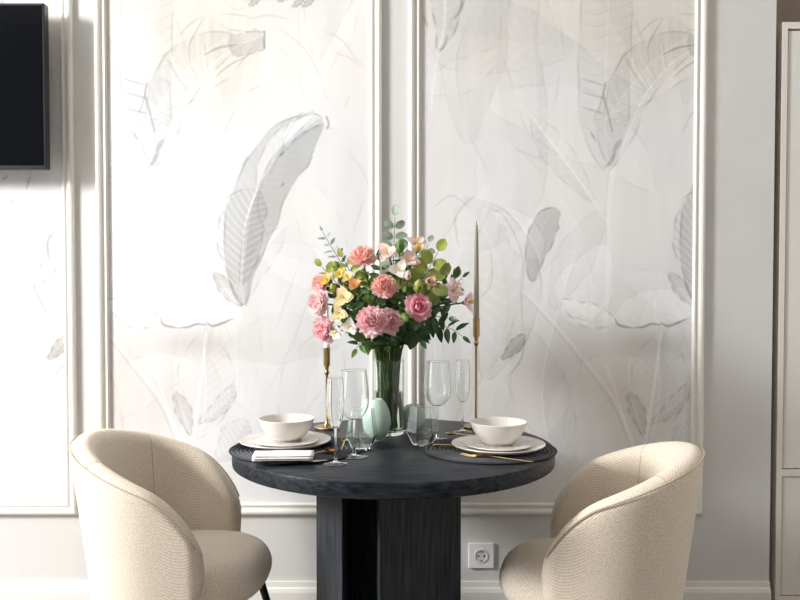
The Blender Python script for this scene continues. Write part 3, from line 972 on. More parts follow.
wine = [(0, 0.100), (0.010, 0.1005), (0.021, 0.106), (0.031, 0.117), (0.038, 0.133), (0.0405, 0.150), (0.0400, 0.170), (0.0375, 0.195), (0.0335, 0.230)]
flute = [(0, 0.092), (0.006, 0.0925), (0.012, 0.098), (0.0175, 0.110), (0.0215, 0.128), (0.0232, 0.15), (0.0230, 0.175), (0.0212, 0.205), (0.0198, 0.220)]
G1, G2, G3 = 'clear wine glasses', 'clear champagne flutes', 'clear faceted tumblers'
stem_glass('wine_glass', 'clear wine glass to the left of the vase, beside the napkin', 354, 457, wine, 0.1, 0.0033, 0.036, G1)
stem_glass('wine_glass', 'clear wine glass to the right of the vase, behind the right tumbler', 437.5, 440, wine, 0.1, 0.0033, 0.036, G1)
stem_glass('champagne_flute', 'slim clear champagne flute nearest the front, left of the left wine glass', 335.5, 464, flute, 0.092, 0.003, 0.031, G2)
stem_glass('champagne_flute', 'slim clear champagne flute beside the tall brass candlestick on the right', 462.5, 432, flute, 0.092, 0.003, 0.031, G2)
def tumbler(label, px, py, rz):
    t = lay('tumbler', label, 'glass', px, py, TZ + 0.0003, G3, rz)
    pts = [(0, 0), (0.026, 0), (0.0275, 0.0015), (0.045, 0.036), (0.0455, 0.040), (0.0345, 0.112)]
    o = mesh_obj('faceted_wall', *lathe([(0.0262, 0.0)] + pts[2:] + [(0.0335, 0.1125), (0.0330, 0.112), (0.0436, 0.040), (0.0432, 0.037), (0.0262, 0.0085)], 6), M['glass'], t, smooth=False)
    mesh_obj('base', *lathe([(0, 0.0002), (0.0260, 0.0002), (0.0260, 0.0083), (0, 0.0083)], 6), M['glass'], t, smooth=False)
    return t
tumbler('faceted clear tumbler standing in front of the left egg vase', 362, 449, 0.35)
tumbler('faceted clear tumbler in front of the round egg vase on the right', 422.5, 445, 0.1)

# mint ceramic eggs
def egg(label, px, py, r, h):
    t = lay('egg_vase', label, 'vase', px, py, TZ + 0.0003)
    prof = [(0, 0), (r * 0.45, 0)]
    for k in range(1, 24):
        a = -PI / 2 + PI * k / 24
        rr = r * math.cos(a) ** 0.9 * (1 - 0.10 * math.sin(a))
        z = h / 2 + h / 2 * math.sin(a)
        if rr > r * 0.46 or a > 0:
            prof.append((rr, z))
    body = prof + [(0, h)]
    cut = [q for q in body if q[1] < h * 0.97 or q[0] == 0][:-1]
    topr = cut[-1][0]
    mesh_obj('egg_body', *lathe(cut + [(topr - 0.004, cut[-1][1] - 0.003), (topr - 0.006, cut[-1][1] - 0.02), (0, cut[-1][1] - 0.022)], 48), M['mint'], t)
    return t
egg('tall mint green egg shaped vase at the left foot of the glass vase', 376.5, 440.2, 0.0412, 0.126)
egg('small round mint green egg vase at the right foot of the glass vase', 412.5, 431, 0.040, 0.086)

# candlesticks and candles
def candlestick(label, px, py, cup_z, Y=None):
    t = lay('candlestick', label, 'candlestick', px, py, TZ + 0.0003, 'slim brass candlesticks')
    mesh_obj('base', *lathe([(0, 0), (0.040, 0), (0.041, 0.003), (0.039, 0.006), (0.012, 0.009), (0, 0.0092)], 48), M['brass'], t)
    rod = [(0, 0.0094), (0.010, 0.0094), (0.0095, 0.013), (0.0052, 0.020), (0.0052, 0.024), (0.0042, 0.027), (0.0040, cup_z - 0.030), (0.0052, cup_z - 0.027), (0.0090, cup_z - 0.020), (0.0050, cup_z - 0.012), (0.0070, cup_z - 0.006), (0.0072, cup_z - 0.0002), (0, cup_z - 0.0002)]
    mesh_obj('rod', *lathe(rod, 28), M['brass'], t)
    cup = [(0, cup_z), (0.0088, cup_z), (0.0108, cup_z + 0.004), (0.0108, cup_z + 0.050), (0.0118, cup_z + 0.052), (0.0118, cup_z + 0.058), (0.0100, cup_z + 0.058), (0.0100, cup_z + 0.012), (0, cup_z + 0.012)]
    mesh_obj('candle_cup', *lathe(cup, 28), M['brass'], t)
    return t
def candle(label, base, h, m, r=0.0095):
    t = thing('taper_candle', label, 'candle', base, 0, 'tall taper candles')
    mesh_obj('wax', *lathe([(0, 0), (r, 0), (r * 0.95, h * 0.25), (r * 0.6, h * 0.9), (r * 0.42, h * 0.985), (0, h)], 28), M[m], t)
    mesh_obj('wick', *tube([(0, 0, h - 0.001), (0.0005, 0, h + 0.008)], 0.0011, 6), M['wick'], t)
    return t
pcR = on_plane(476, 427, TZ); pcL = on_plane(327, 428, TZ)
czR = P(475, 337, pcR.y).z - TZ; czL = P(327, 366, pcL.y).z - TZ
candlestick('taller slim brass candlestick standing behind the right bowl', 476, 427, czR)
candlestick('shorter slim brass candlestick standing left of the glass vase', 327, 428, czL)
topR = P(475, 224, pcR.y).z
candle('tall taupe taper candle in the right brass candlestick', (pcR.x, pcR.y, TZ + 0.0003 + czR + 0.0125), topR - (TZ + czR + 0.0125), 'candle_taupe')
candle('white taper candle in the left brass candlestick, half hidden by blooms', (pcL.x, pcL.y, TZ + 0.0003 + czL + 0.0125), 0.19, 'candle_white')

# cutlery: flat strips with a bowl or tines
def strip(stations, th):
    """stations: (s, half width, z) along +X"""
    V, F = [], []
    for s, w, z in stations:
        V += [(s, -w, z), (s, -w * 0.6, z + th), (s, w * 0.6, z + th), (s, w, z), (s, 0, z - th * 0.2)]
    n = len(stations)
    for i in range(n - 1):
        for k in range(5):
            k2 = (k + 1) % 5
            F.append((i * 5 + k, i * 5 + k2, (i + 1) * 5 + k2, (i + 1) * 5 + k))
    F.append(tuple(range(4, -1, -1))); F.append(tuple((n - 1) * 5 + k for k in range(5)))
    return V, F
def dish(cx, rx, ry, z, depth, th=0.001):
    V, F = [], []
    n, m = 24, 6
    for layer in (0, 1):
        for j in range(m + 1):
            f = j / m
            for k in range(n):
                a = 2 * PI * k / n
                rrx = rx * (1 - 0.12 * math.cos(a))
                V.append((cx + rrx * f * math.cos(a), ry * f * math.sin(a), z + depth * f * f + (th if layer else 0)))
    for layer in (0, 1):
        o = layer * (m + 1) * n
        for j in range(m):
            for k in range(n):
                k2 = (k + 1) % n
                q = (o + j * n + k, o + j * n + k2, o + (j + 1) * n + k2, o + (j + 1) * n + k)
                F.append(q if layer else q[::-1])
    o = m * n; o2 = o + (m + 1) * n
    F += [(o + k, o + (k + 1) % n, o2 + (k + 1) % n, o2 + k) for k in range(n)]
    return V, F
def spoon(name, label, loc, rz, length, m, rb=0.02, group=None):
    t = thing(name, label, 'spoon', loc, rz, group)
    L_ = length
    mesh_obj('spoon_handle', *strip([(0, 0.003, 0.0004), (0.01, 0.0042, 0.0004), (L_ * 0.4, 0.0026, 0.003), (L_ * 0.75, 0.0022, 0.006), (L_ - rb * 2.2, 0.0028, 0.006)], 0.0016), M[m], t)
    mesh_obj('spoon_bowl', *dish(L_ - rb * 1.25, rb * 1.25, rb * 0.82, 0.0004, 0.006), M[m], t)
    return t
def fork(label, loc, rz, length, m):
    t = thing('fork', label, 'fork', loc, rz)
    L_ = length
    mesh_obj('fork_handle', *strip([(0, 0.003, 0.0004), (0.01, 0.0042, 0.0004), (L_ * 0.4, 0.0026, 0.003), (L_ * 0.68, 0.0022, 0.006), (L_ * 0.74, 0.009, 0.004), (L_ * 0.78, 0.0105, 0.002)], 0.0014), M[m], t)
    for k in range(4):
        y = (k - 1.5) * 0.0057
        V, F = strip([(L_ * 0.775, 0.0018, 0.002), (L_ * 0.88, 0.0014, 0.0006), (L_, 0.0008, 0.004)], 0.0012)
        mesh_obj('tine', [(a, b_ + y, c) for a, b_, c in V], F, M[m], t)
    return t
zc = ZM + 0.0008
p = on_plane(533, 462, zc); q = on_plane(461, 455, zc)
fork('gold fork lying on the right placemat in front of the plate', p, math.atan2(q.y - p.y, q.x - p.x), (q - p).length, 'gold')
p = on_plane(449, 443, zc)
spoon('teaspoon', 'small gold spoon on the left edge of the right placemat', on_plane(456, 445, zc), math.atan2(-0.03, -0.06), 0.075, 'gold', 0.010, 'small gold spoons')
spoon('teaspoon', 'small gold spoon behind the right plate near the flute foot', on_plane(478, 436, zc), math.atan2(0.012, -0.09), 0.10, 'gold', 0.013, 'small gold spoons')
spoon('teaspoon', 'small gold spoon on the table behind the left flute, bowl pointing away', on_plane(341.5, 450, TZ + 0.0008), math.atan2(1, 0.02), 0.125, 'gold', 0.013, 'small gold spoons')
p = on_plane(268, 461, zc); q = on_plane(337, 452, zc)
spoon('dessert_spoon', 'copper spoon with its bowl sticking out from under the white napkin', p, math.atan2(q.y - p.y, q.x - p.x), (q - p).length, 'copper', 0.017)
p = on_plane(268, 464.5, zc); q = on_plane(327, 460.3, zc)
kn = thing('table_knife', 'slim dark metal knife sticking out from under the white napkin', 'knife', p, math.atan2(q.y - p.y, q.x - p.x))
Lk = (q - p).length
mesh_obj('knife_handle', *strip([(0, 0.004, 0.0003), (Lk * 0.5, 0.0045, 0.0003), (Lk * 0.55, 0.003, 0.0003)], 0.004), M['black_metal'], kn)
mesh_obj('blade', *strip([(Lk * 0.55, 0.006, 0.0003), (Lk * 0.8, 0.008, 0.0003), (Lk, 0.002, 0.0003)], 0.0012), M['steel'], kn)

# folded napkin (three soft layers, one strip of cloth)
nc = on_plane(283.5, 461, ZM)
nap = thing('napkin', 'folded white linen napkin in front of the left plate', 'napkin', (nc.x, nc.y, ZM + 0.0092), math.radians(3))
def napkin_mesh():
    # cross-section folded strip in (y,z), swept in x
    hw_, L2 = 0.036, 0.076
    z = 0.0
    path_ = []
    for layer in range(4):
        ys = np.linspace(-hw_, hw_, 8) if layer % 2 == 0 else np.linspace(hw_, -hw_, 8)
        for y in ys: path_.append((y, layer * 0.0032))
        if layer < 3:
            sg = 1 if layer % 2 == 0 else -1
            path_.append((sg * (hw_ + 0.0016), layer * 0.0032 + 0.0016))
    V, F = [], []
    nx = 14
    for i in range(nx + 1):
        x = -L2 + 2 * L2 * i / nx
        for y, zz in path_:
            w = 0.0005 * math.sin(x * 60 + y * 40) + 0.0004
            V.append((x + 0.0008 * math.sin(zz * 900), y, zz + w * (zz > 0.008)))
    m = len(path_)
    for i in range(nx):
        for k in range(m - 1):
            F.append((i * m + k, i * m + k + 1, (i + 1) * m + k + 1, (i + 1) * m + k))
    return V, F
no = mesh_obj('folded_cloth', *napkin_mesh(), M['napkin'], nap)
sm = no.modifiers.new('thick', 'SOLIDIFY'); sm.thickness = 0.0022; sm.offset = 0

# ------------------------------------------------------------------ glass vase with water
VX, VY, VR, VH = (388.5 - 400) / FPX * 2.625, 2.625, 0.0475, 0.225
vase = thing('glass_vase', 'tall clear glass cylinder vase holding the bouquet', 'vase', (VX, VY, TZ + 0.0003))
vp = [(0, 0), (VR - 0.003, 0), (VR - 0.001, 0.002), (VR, 0.006), (VR, VH), (VR - 0.0012, VH + 0.001), (VR - 0.0024, VH), (VR - 0.0026, 0.014), (VR - 0.006, 0.010), (0, 0.010)]
mesh_obj('vase_wall', *lathe(vp, 64), M['vase_glass'], vase)
wat = tag(mesh_obj('water', *lathe([(0, 0.0105), (VR - 0.0070, 0.0105), (VR - 0.0031, 0.0145), (VR - 0.0030, 0.13), (0, 0.13)], 48), M['water']), 'greenish water filling the lower half of the glass vase', 'water')
wat['kind'] = 'stuff'
wat.location = (VX, VY, TZ + 0.0003)

# ------------------------------------------------------------------ flowers
VC = Vector((VX, VY, TZ))
stem_i = [0]
def stem_path(tip, direction):
    """from the bottom of the vase through its mouth to the tip"""
    k = stem_i[0]; stem_i[0] += 1
    d = Vector((tip.x - VX, tip.y - VY, 0))
    a = math.atan2(d.y, d.x) if d.length > 0.02 else random.uniform(0, 2 * PI)
    rr = 0.038 * min(1, 0.35 + d.length / 0.16) * random.uniform(0.7, 1.0)
    mouth = VC + Vector((rr * math.cos(a), rr * math.sin(a), VH - 0.005))
    a2 = a + random.uniform(-1.3, 1.3)
    fr2 = 0.034 * math.sqrt(random.uniform(0.15, 1))
    foot = VC + Vector((fr2 * math.cos(a2), fr2 * math.sin(a2), 0.016 + random.uniform(0, 0.012)))
    dirv = (mouth - foot).normalized()
    h = (tip - mouth).length
    p1 = mouth + dirv * h * 0.4 + Vector((0, 0, h * 0.1))
    p2 = tip - direction.normalized() * h * 0.35
    up = bez(mouth, p1, p2, tip, 12)
    return [foot, foot.lerp(mouth, 0.5)] + up

def frame_from(d):
    z = d.normalized()
    x = z.cross(Vector((0, 0, 1)))
    if x.length < 0.05: x = Vector((1, 0, 0))
    x.normalize()
    y = z.cross(x)
    return Matrix((x, y, z)).transposed()

def petal_grid(L_, Wd, nu, nv, curve, cup, frill, nfr, ph, sharp=False, claw=0.18):
    """petal in local frame: grows along +X (radial), width Y, height Z; rows nu x nv"""
    rows = []
    for i in range(1, nu + 1):
        t = i / nu
        if sharp:
            w = Wd * math.sin(PI * min(1, t ** 0.75 * 0.97)) ** 0.8 + 0.0006
        else:
            w = Wd * (claw + (1 - claw) * t ** 0.9) * (1.0 if t < 0.86 else math.sqrt(max(0.25, 1 - ((t - 0.86) / 0.2) ** 2)))
        row = []
        for j in range(nv + 1):
            v = j / nv * 2 - 1
            f = frill * t ** 3 * math.sin(nfr * v + ph + 0.7 * i)
            x = L_ * t * (1 - (0.10 if not sharp else 0) * v * v) + f * 0.6
            z = curve * L_ * t * t + cup * w * v * v + f
            row.append((x, w * v * (1 - 0.06 * t), z))
        rows.append(row)
    return rows

def bloom_mesh(R, layers, nu=5, nv=6, frill=0.1, nfr=7.0, sharp=False):
    """layers: (n petals, tilt from axis in deg, length factor, width factor, curve, cup). All petals meet at one base vertex."""
    V, F = [(0, 0, 0)], []
    for (n, tilt, lf, wf, curve, cup) in layers:
        off = random.uniform(0, 2 * PI)
        for k in range(n):
            az = off + 2 * PI * k / n + random.uniform(-0.18, 0.18)
            tl = math.radians(tilt + random.uniform(-7, 7))
            L_ = R * lf * random.uniform(0.92, 1.06)
            rows = petal_grid(L_, R * wf, nu, nv, curve, cup, R * frill, nfr, random.uniform(0, 6), sharp)
            ca, sa = math.cos(az), math.sin(az)
            cr, sr = math.sin(tl), math.cos(tl)
            b0 = len(V)
            for row in rows:
                for x, y, z in row:
                    rad = x * cr - z * sr
                    hh = x * sr + z * cr
                    V.append((rad * ca - y * sa, rad * sa + y * ca, hh))
            m = nv + 1
            for j in range(nv):
                F.append((0, b0 + j, b0 + j + 1))
            for i in range(nu - 1):
                for j in range(nv):
                    F.append((b0 + i * m + j, b0 + (i + 1) * m + j, b0 + (i + 1) * m + j + 1, b0 + i * m + j + 1))
    return V, F

def leaf_mesh(L_, Wd, fold=0.25, bend=0.25, nu=9, round_=False):
    V, F = [], []
    for i in range(nu + 1):
        t = i / nu
        if round_:
            w = Wd * math.sqrt(max(0, 1 - (2 * max(t - 0.04, 0) / 0.96 - 1) ** 2)) + 0.0005
        else:
            w = Wd * math.sin(PI * t ** 0.8) ** 0.85 + 0.0005
        zz = -bend * L_ * t * t
        for v in (-1, -0.5, 0, 0.5, 1):
            V.append((L_ * t, w * v, zz + fold * w * abs(v) + (0.08 * w * math.sin(t * 14) * v)))
    for i in range(nu):
        for j in range(4):
            F.append((i * 5 + j, (i + 1) * 5 + j, (i + 1) * 5 + j + 1, i * 5 + j + 1))
    return V, F

def place(VF, loc, rot):
    V, F = VF
    return [loc + rot @ Vector(v) for v in V], F

def leaf_rot(d, roll=0.0, face=None):
    """leaf along d, its upper side towards 'face'"""
    x = d.normalized()
    f = face if face is not None else Vector((0.0, -0.5, 0.85))
    z = (f - x * f.dot(x))
    if z.length < 0.05: z = Vector((1, 0, 0)) - x * x.x
    z.normalize()
    y = z.cross(x)
    m = Matrix((x, y, z)).transposed()
    return m @ Matrix.Rotation(roll, 3, 'X')

BC = Vector((VX, VY, TZ + 0.30))
def outdir(tip, fwd=0.0):
    d = (tip - BC)
    d = d.normalized() + Vector((0, -fwd, 0.15))
    return d.normalized()

FL_LAYERS = {
    'carnation': [(7, 92, 1.0, 0.58, 0.14, 0.05), (7, 74, 0.98, 0.56, 0.22, 0.1), (7, 56, 0.94, 0.52, 0.28, 0.12), (6, 38, 0.9, 0.46, 0.28, 0.16), (5, 21, 0.88, 0.38, 0.15, 0.2), (4, 7, 0.84, 0.28, 0, 0.2)],
    'ranunculus': [(8, 100, 0.98, 0.46, 0.2, 0.15), (8, 90, 1.0, 0.52, 0.32, 0.22), (8, 72, 0.98, 0.5, 0.36, 0.28), (8, 54, 0.92, 0.46, 0.42, 0.32), (7, 38, 0.88, 0.4, 0.44, 0.36), (6, 24, 0.84, 0.32, 0.4, 0.42), (5, 10, 0.78, 0.24, 0.25, 0.5)],
    'lisianthus': [(6, 84, 1.0, 0.55, 0.22, 0.22), (6, 58, 0.98, 0.52, 0.32, 0.28), (5, 36, 0.92, 0.44, 0.3, 0.36), (5, 16, 0.86, 0.30, 0.2, 0.45)],
    'alstroemeria': [(3, 64, 1.02, 0.45, -0.14, 0.2), (3, 54, 1.0, 0.38, -0.12, 0.24)],
    'freesia': [(3, 52, 1.0, 0.44, 0.0, 0.3), (3, 42, 0.96, 0.38, 0.04, 0.3)],
}
def flower(kind, label, px, py, Y, R, m, fwd=0.5, cat='flower', face=None, leaves=2, group=None, stem_m='stem', lm='leaf_dark'):
    c = P(px, py, Y)
    d = outdir(c, fwd)
    if face is not None: d = Vector(face).normalized()
    depth = {'carnation': 0.55, 'ranunculus': 0.6, 'lisianthus': 0.55, 'alstroemeria': 0.5, 'freesia': 0.55}[kind]
    base = c - d * R * depth
    root = thing(kind, label, cat, (VX, VY, TZ), 0, group)
    o0 = Vector((VX, VY, TZ))
    sp = [q - o0 for q in stem_path(base - d * R * 0.35, d)] + [base - o0 - d * R * 0.05]
    mesh_obj('stem', *tube(sp, [0.0024] * (len(sp) - 1) + [0.003], 7), M[stem_m], root)
    frill = {'carnation': 0.11, 'ranunculus': 0.06, 'lisianthus': 0.09, 'alstroemeria': 0.03, 'freesia': 0.03}[kind]
    sharp = kind in ('alstroemeria', 'freesia')
    V, F = bloom_mesh(R, FL_LAYERS[kind], 5, 9 if kind == 'carnation' else 7, frill, 7.0 if kind == 'carnation' else 4.0, sharp)
    rot = frame_from(d)
    V, F = place((V, F), base - o0, rot)
    bl = mesh_obj('bloom', V, F, M[m], root)
    # calyx
    cal = lathe([(0, -R * 0.35), (R * 0.10, -R * 0.33), (R * 0.2, -R * 0.12), (R * 0.24, R * 0.06)], 14)
    mesh_obj('calyx', *place(cal, base - o0, rot), M['bud_dark'], root)
    if sharp:
        ps = []
        for k in range(5):
            a = 2 * PI * k / 5
            e = Vector((0.16 * R * math.cos(a), 0.16 * R * math.sin(a), R * 0.75))
            mesh_obj('stamen', *place(tube([(0, 0, 0.02 * R), e * 0.6, e], [0.0007, 0.0007, 0.0013], 6), base - o0, rot), M['stamen'], bl)
    nseg = len(sp)
    for k in range(leaves):
        i = nseg - 4 - k * 2
        if i < 4: break
        td = (sp[i + 1] - sp[i]).normalized()
        side = Vector((random.uniform(-1, 1), random.uniform(-1, 0.3), random.uniform(-0.2, 0.4))).normalized()
        ld = (td * 0.5 + side).normalized()
        mesh_obj('leaf', *place(leaf_mesh(random.uniform(0.045, 0.07), random.uniform(0.008, 0.013)), sp[i], leaf_rot(ld)), M[lm], root)
    return root

def bud(label, px, py, Y, R, m, group=None, face=(0, -0.2, 1)):
    c = P(px, py, Y)
    d = (Vector(face).normalized() + outdir(c) * 0.6).normalized()
    root = thing('flower_bud', label, 'flower bud', (VX, VY, TZ), 0, group)
    o0 = Vector((VX, VY, TZ))
    base = c - d * R
    sp = [q - o0 for q in stem_path(base, d)]
    mesh_obj('stem', *tube(sp, 0.0018, 7), M['stem'], root)
    rot = frame_from(d)
    pr_ = [(0, -0.05 * R), (R * 0.3, 0.0), (R * 0.62, R * 0.5), (R * 0.68, R * 0.95), (R * 0.5, R * 1.5), (R * 0.2, R * 1.95), (0, R * 2.05)]
    V, F = lathe(pr_, 20)
    V = [(x * (1 + 0.10 * math.sin(5 * math.atan2(y, x) + z * 120)), y * (1 + 0.10 * math.sin(5 * math.atan2(y, x) + z * 120)), z) for x, y, z in V]
    mesh_obj('bud', *place((V, F), base - o0, rot), M[m], root)
    for k in range(4):
        a = k * PI / 2
        ld = Vector((math.cos(a) * 0.55, math.sin(a) * 0.55, 1))
        mesh_obj('sepal', *place(leaf_mesh(R * 1.5, R * 0.25, 0.3, -0.1), base - o0 + rot @ Vector((math.cos(a) * R * 0.28, math.sin(a) * R * 0.28, 0)), leaf_rot(rot @ ld, 0, rot @ Vector((-math.cos(a), -math.sin(a), 0.3)))), M['bud_dark'], root)
    return root

# ---- main blooms (photo position, depth, radius)
flower('carnation', 'largest pale pink ruffled bloom, low at the front of the bouquet', 371.5, 320, 2.40, 0.047, 'pink', 1.5, face=(-0.1, -1, 0.22))
flower('lisianthus', 'medium pink bloom touching the right side of the largest pink bloom', 390.5, 321, 2.42, 0.040, 'pink', 1.5, face=(0.35, -1, 0.05))
flower('lisianthus', 'deep rose pink lisianthus right of the bouquet centre', 419, 306, 2.42, 0.042, 'deeppink', 1.2, face=(0.25, -1, 0.25))
flower('carnation', 'coral carnation in the middle of the bouquet', 384, 284, 2.43, 0.037, 'coral', 1.2, face=(0.05, -1, 0.45))
flower('carnation', 'coral carnation at the upper left of the bouquet', 362, 253, 2.52, 0.042, 'coral', 0.5, face=(-0.15, -0.6, 1))
flower('carnation', 'small coral carnation at the left rim above the pink one', 318, 283, 2.54, 0.037, 'coral', 0.5, face=(-0.9, -0.6, 0.4))
flower('carnation', 'pink carnation at the far left edge of the bouquet', 315, 303, 2.50, 0.041, 'palepink', 0.5, face=(-0.9, -0.7, 0.1))
flower('carnation', 'pink carnation hanging lowest on the left, near the white candle', 321.5, 331, 2.50, 0.042, 'pink', 0.5, face=(-0.7, -0.8, -0.2))
flower('alstroemeria', 'pale pink open lily flower at the right side of the bouquet', 455, 289, 2.50, 0.040, 'palepink', 0.6, face=(0.45, -0.9, 0.45))
flower('alstroemeria', 'pale pink lily flower drooping at the far right by the candle', 471, 302, 2.52, 0.034, 'palepink', 0.3, face=(0.8, -0.4, 0.1))
flower('alstroemeria', 'white open flower with blush tint near the top centre', 386, 251, 2.50, 0.038, 'blush', 0.6, face=(-0.3, -0.9, 0.6))
flower('alstroemeria', 'blush and cream flower topping the bouquet', 417, 240, 2.56, 0.036, 'blush', 0.3, face=(0.25, -0.6, 0.9))
flower('freesia', 'small cream flower just under the topmost blush flower', 419, 248, 2.53, 0.026, 'cream', 0.3, face=(0.3, -0.8, 0.6))
flower('alstroemeria', 'white frilled flower left of the lime leaves', 399, 269, 2.47, 0.032, 'white', 0.8, face=(-0.1, -1, 0.35))
flower('alstroemeria', 'blush flower rising between the white flower and the lime leaves', 410, 258, 2.50, 0.034, 'blush', 0.8, face=(0.1, -0.9, 0.6))
flower('freesia', 'orange peach freesia among the yellow flowers on the left', 354, 283, 2.44, 0.030, 'peach', 0.8, face=(-0.2, -0.8, 0.6))
flower('freesia', 'peach yellow freesia left of the orange freesia', 347, 276, 2.46, 0.028, 'cream', 0.8, face=(-0.5, -0.7, 0.6))
flower('freesia', 'pale yellow flower high on the left beside the coral carnation', 339, 273, 2.49, 0.028, 'yellow', 0.6, face=(-0.5, -0.7, 0.6))
flower('alstroemeria', 'cream yellow lily flower in the left middle of the bouquet', 342, 297, 2.43, 0.036, 'cream', 0.9, face=(-0.4, -1, 0.2))
flower('freesia', 'pale yellow flower between the two left carnations', 326, 279, 2.50, 0.026, 'yellow', 0.6, face=(-0.7, -0.7, 0.5))
flower('alstroemeria', 'cream white flower low on the left above the white candle', 338, 313, 2.43, 0.030, 'cream', 0.8, face=(-0.5, -1, -0.05))
flower('alstroemeria', 'small white flower low on the left beside the largest pink bloom', 349, 327, 2.43, 0.030, 'white', 0.8, face=(-0.4, -1, -0.2))
flower('alstroemeria', 'small white flower at the lower left rim of the bouquet', 335, 333, 2.46, 0.026, 'white', 0.8, face=(-0.6, -0.8, -0.2))
flower('freesia', 'small dusty pink flower tucked among the lime leaves', 431, 281, 2.47, 0.026, 'coral', 0.8, face=(0.3, -1, 0.3))
bud('yellow green bud at the centre right above the deep pink flower', 418.5, 286, 2.42, 0.020, 'bud_green')
bud('small green bud at the upper right near the candle', 457, 272, 2.53, 0.017, 'bud_dark')
bud('pale bud right of the white frilled flower', 408, 275, 2.43, 0.014, 'blush')
bud('bright green bud in the upper centre beside the blush white flower', 400, 246, 2.50, 0.020, 'leaf_mid')
bud('lime bud at the left between the yellow flowers', 333, 288, 2.46, 0.015, 'bud_green')
bud('bright green bud below the deep pink flower', 405, 318, 2.41, 0.018, 'leaf_mid', face=(0.2, -0.4, -0.6))
bud('yellow bud at the upper left edge of the bouquet', 336, 266, 2.53, 0.016, 'bud_green')

# ---- foliage branches
def branch(name, label, cat, tip_px, tip_py, Y, lm, n, L_, Wd, round_=False, paired=False, start=0.35, sm='stem', droop=0.0, face=None, group=None, spread=1.0, lay=0.0):
    tip = P(tip_px, tip_py, Y)
    o0 = Vector((VX, VY, TZ))
    d = outdir(tip)
    d = (d + Vector((0, 0, -droop))).normalized()
    root = thing(name, label, cat, (VX, VY, TZ), 0, group)
    sp = [q - o0 for q in stem_path(tip, d)]
    mesh_obj('stem', *tube(sp, [0.0022] * 3 + list(np.linspace(0.0021, 0.0008, len(sp) - 3)), 7), M[sm], root)
    up = sp[2:]
    m = len(up) - 1
    for k in range(n):
        f = start + (1 - start) * (k / max(1, n - 1))
        x = f * m
        i = min(int(x), m - 1)
        pos = up[i].lerp(up[i + 1], x - i)
        td = (up[i + 1] - up[i]).normalized()
        s0 = td.cross(Vector((0, -1, 0.2)))
        if s0.length < 0.1: s0 = Vector((1, 0, 0))
        s0.normalize()
        if k == n - 1:
            ds = [td]
        else:
            sg = 1 if k % 2 == 0 else -1
            jit = Vector((0, random.uniform(-0.7, 0.4), random.uniform(-0.2, 0.2)))
            ds = [(td * 0.55 + s0 * sg * spread + jit).normalized()]
            if paired: ds.append((td * 0.55 - s0 * sg * spread + jit * 0.5).normalized())
        for dd in ds:
            sc = random.uniform(0.8, 1.12) * (1 - 0.35 * max(0, f - 0.6) / 0.4)
            fc = face or Vector((random.uniform(-0.4, 0.4), -0.7, random.uniform(0.2, 0.9)))
            mesh_obj('leaf', *place(leaf_mesh(L_ * sc, Wd * sc, 0.2, random.uniform(0.05, 0.35), 8, round_), pos + dd * 0.003, leaf_rot(dd, random.uniform(-0.4, 0.4), Vector(fc))), M[lm], root)
    return root
E = 'eucalyptus_branch'
branch(E, 'tall grey green eucalyptus sprig rising highest at the top of the bouquet', 'branch', 395, 217, 2.62, 'leaf_grey', 6, 0.050, 0.017, True, True, 0.62, 'stem_brown')
branch(E, 'thin bluish grey eucalyptus sprig reaching out at the upper left', 'branch', 323, 232, 2.64, 'leaf_steel', 8, 0.034, 0.006, False, True, 0.62, 'stem_brown')
branch(E, 'grey green eucalyptus twig behind the topmost blush flower', 'branch', 429, 243, 2.62, 'leaf_grey', 6, 0.036, 0.014, True, True, 0.6, 'stem_brown')
branch('round_leaf_branch', 'lime green round leaved branch at the upper right of the bouquet', 'branch', 438, 252, 2.50, 'leaf_lime', 5, 0.062, 0.024, True, True, 0.55, 'stem', face=(0.1, -1, 0.2))
branch('round_leaf_branch', 'olive green round leaved branch below the lime one on the right', 'branch', 441, 276, 2.46, 'leaf_olive', 4, 0.058, 0.022, True, True, 0.6, 'stem', face=(0.2, -1, 0.2))
branch('round_leaf_branch', 'lime round leaved branch at the left edge below the eucalyptus', 'branch', 322, 267, 2.58, 'leaf_lime', 6, 0.048, 0.016, True, True, 0.6, 'stem', face=(-0.2, -1, 0.3))
branch('round_leaf_branch', 'lime green leafy twig at the upper left beside the coral carnation', 'branch', 343, 258, 2.58, 'leaf_lime', 6, 0.052, 0.015, False, True, 0.6, 'stem', face=(-0.2, -1, 0.3))
g = 'leafy_stem'
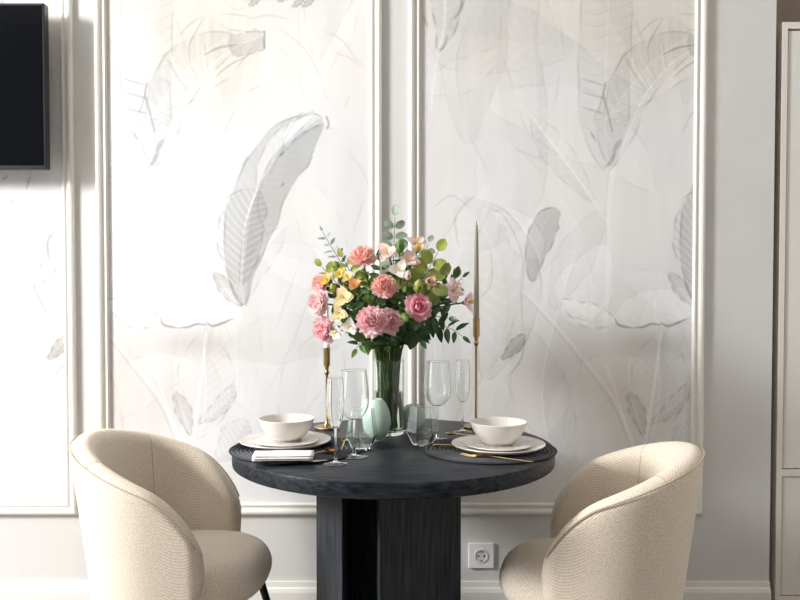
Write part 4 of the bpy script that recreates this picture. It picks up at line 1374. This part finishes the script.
dark = [('dark green leafy stem behind the right lily flower', 462, 278, 2.56, 'leaf_dark', 8, 0.05, 0.011, 0),
        ('dark green leafy stem trailing down at the right rim', 462, 336, 2.46, 'leaf_dark', 8, 0.055, 0.011, 0.9),
        ('dark green leafy stem at the right below the lily flower', 448, 318, 2.44, 'leaf_dark', 8, 0.055, 0.013, 0.5),
        ('dark green leafy stem hanging low on the right of the vase mouth', 421, 340, 2.44, 'leaf_dark', 8, 0.052, 0.013, 1.0),
        ('dark green leafy stem in the heart of the bouquet', 400, 296, 2.46, 'leaf_dark', 9, 0.055, 0.013, 0),
        ('dark green leafy stem below the coral centre carnation', 378, 300, 2.47, 'leaf_dark', 9, 0.052, 0.013, 0.2),
        ('mid green leafy stem between the orange freesia and coral carnation', 366, 276, 2.47, 'leaf_mid', 8, 0.048, 0.010, 0),
        ('dark green leafy stem left of the largest pink bloom', 350, 308, 2.47, 'leaf_dark', 8, 0.05, 0.011, 0.3),
        ('green leaf stem hanging lowest at the left of the vase mouth', 357, 348, 2.47, 'leaf_mid', 8, 0.05, 0.010, 1.2),
        ('dark green leafy stem on the left behind the cream lily', 334, 298, 2.54, 'leaf_dark', 8, 0.048, 0.011, 0.2),
        ('mid green leafy stem at the upper middle between white flowers', 402, 262, 2.55, 'leaf_mid', 8, 0.046, 0.011, 0),
        ('dark green leafy stem behind the olive leaves', 430, 290, 2.53, 'leaf_dark', 9, 0.056, 0.013, 0),
        ('mid green leafy stem below the deep pink flower', 408, 312, 2.44, 'leaf_mid', 7, 0.045, 0.011, 0.6),
        ('dark green leafy stem at the back of the bouquet top', 380, 262, 2.66, 'leaf_dark', 9, 0.06, 0.014, 0),
        ('dark green leafy stem at the back right of the bouquet', 440, 282, 2.68, 'leaf_dark', 9, 0.06, 0.014, 0),
        ('dark green leafy stem at the back left of the bouquet', 345, 284, 2.68, 'leaf_dark', 9, 0.06, 0.014, 0),
        ('fresh green leafy stem at the front left between cream lily and coral carnation', 360, 297, 2.43, 'leaf_mid', 7, 0.046, 0.010, 0.2),
        ('fresh green leafy stem at the front between deep pink and coral blooms', 403, 292, 2.42, 'leaf_mid', 6, 0.042, 0.010, 0.2),
        ('fresh green leafy stem under the pink flowers at the lower left', 340, 326, 2.48, 'leaf_mid', 7, 0.046, 0.010, 0.6),
        ('dark green leafy stem just above the vase mouth at the front', 388, 345, 2.46, 'leaf_dark', 8, 0.046, 0.012, 0.8)]
for lb, px, py, Y, lm, n, L_, Wd, dr in dark:
    branch(g, lb, 'branch', px, py, Y, lm, n, L_, Wd, False, True, 0.3, 'stem', dr)
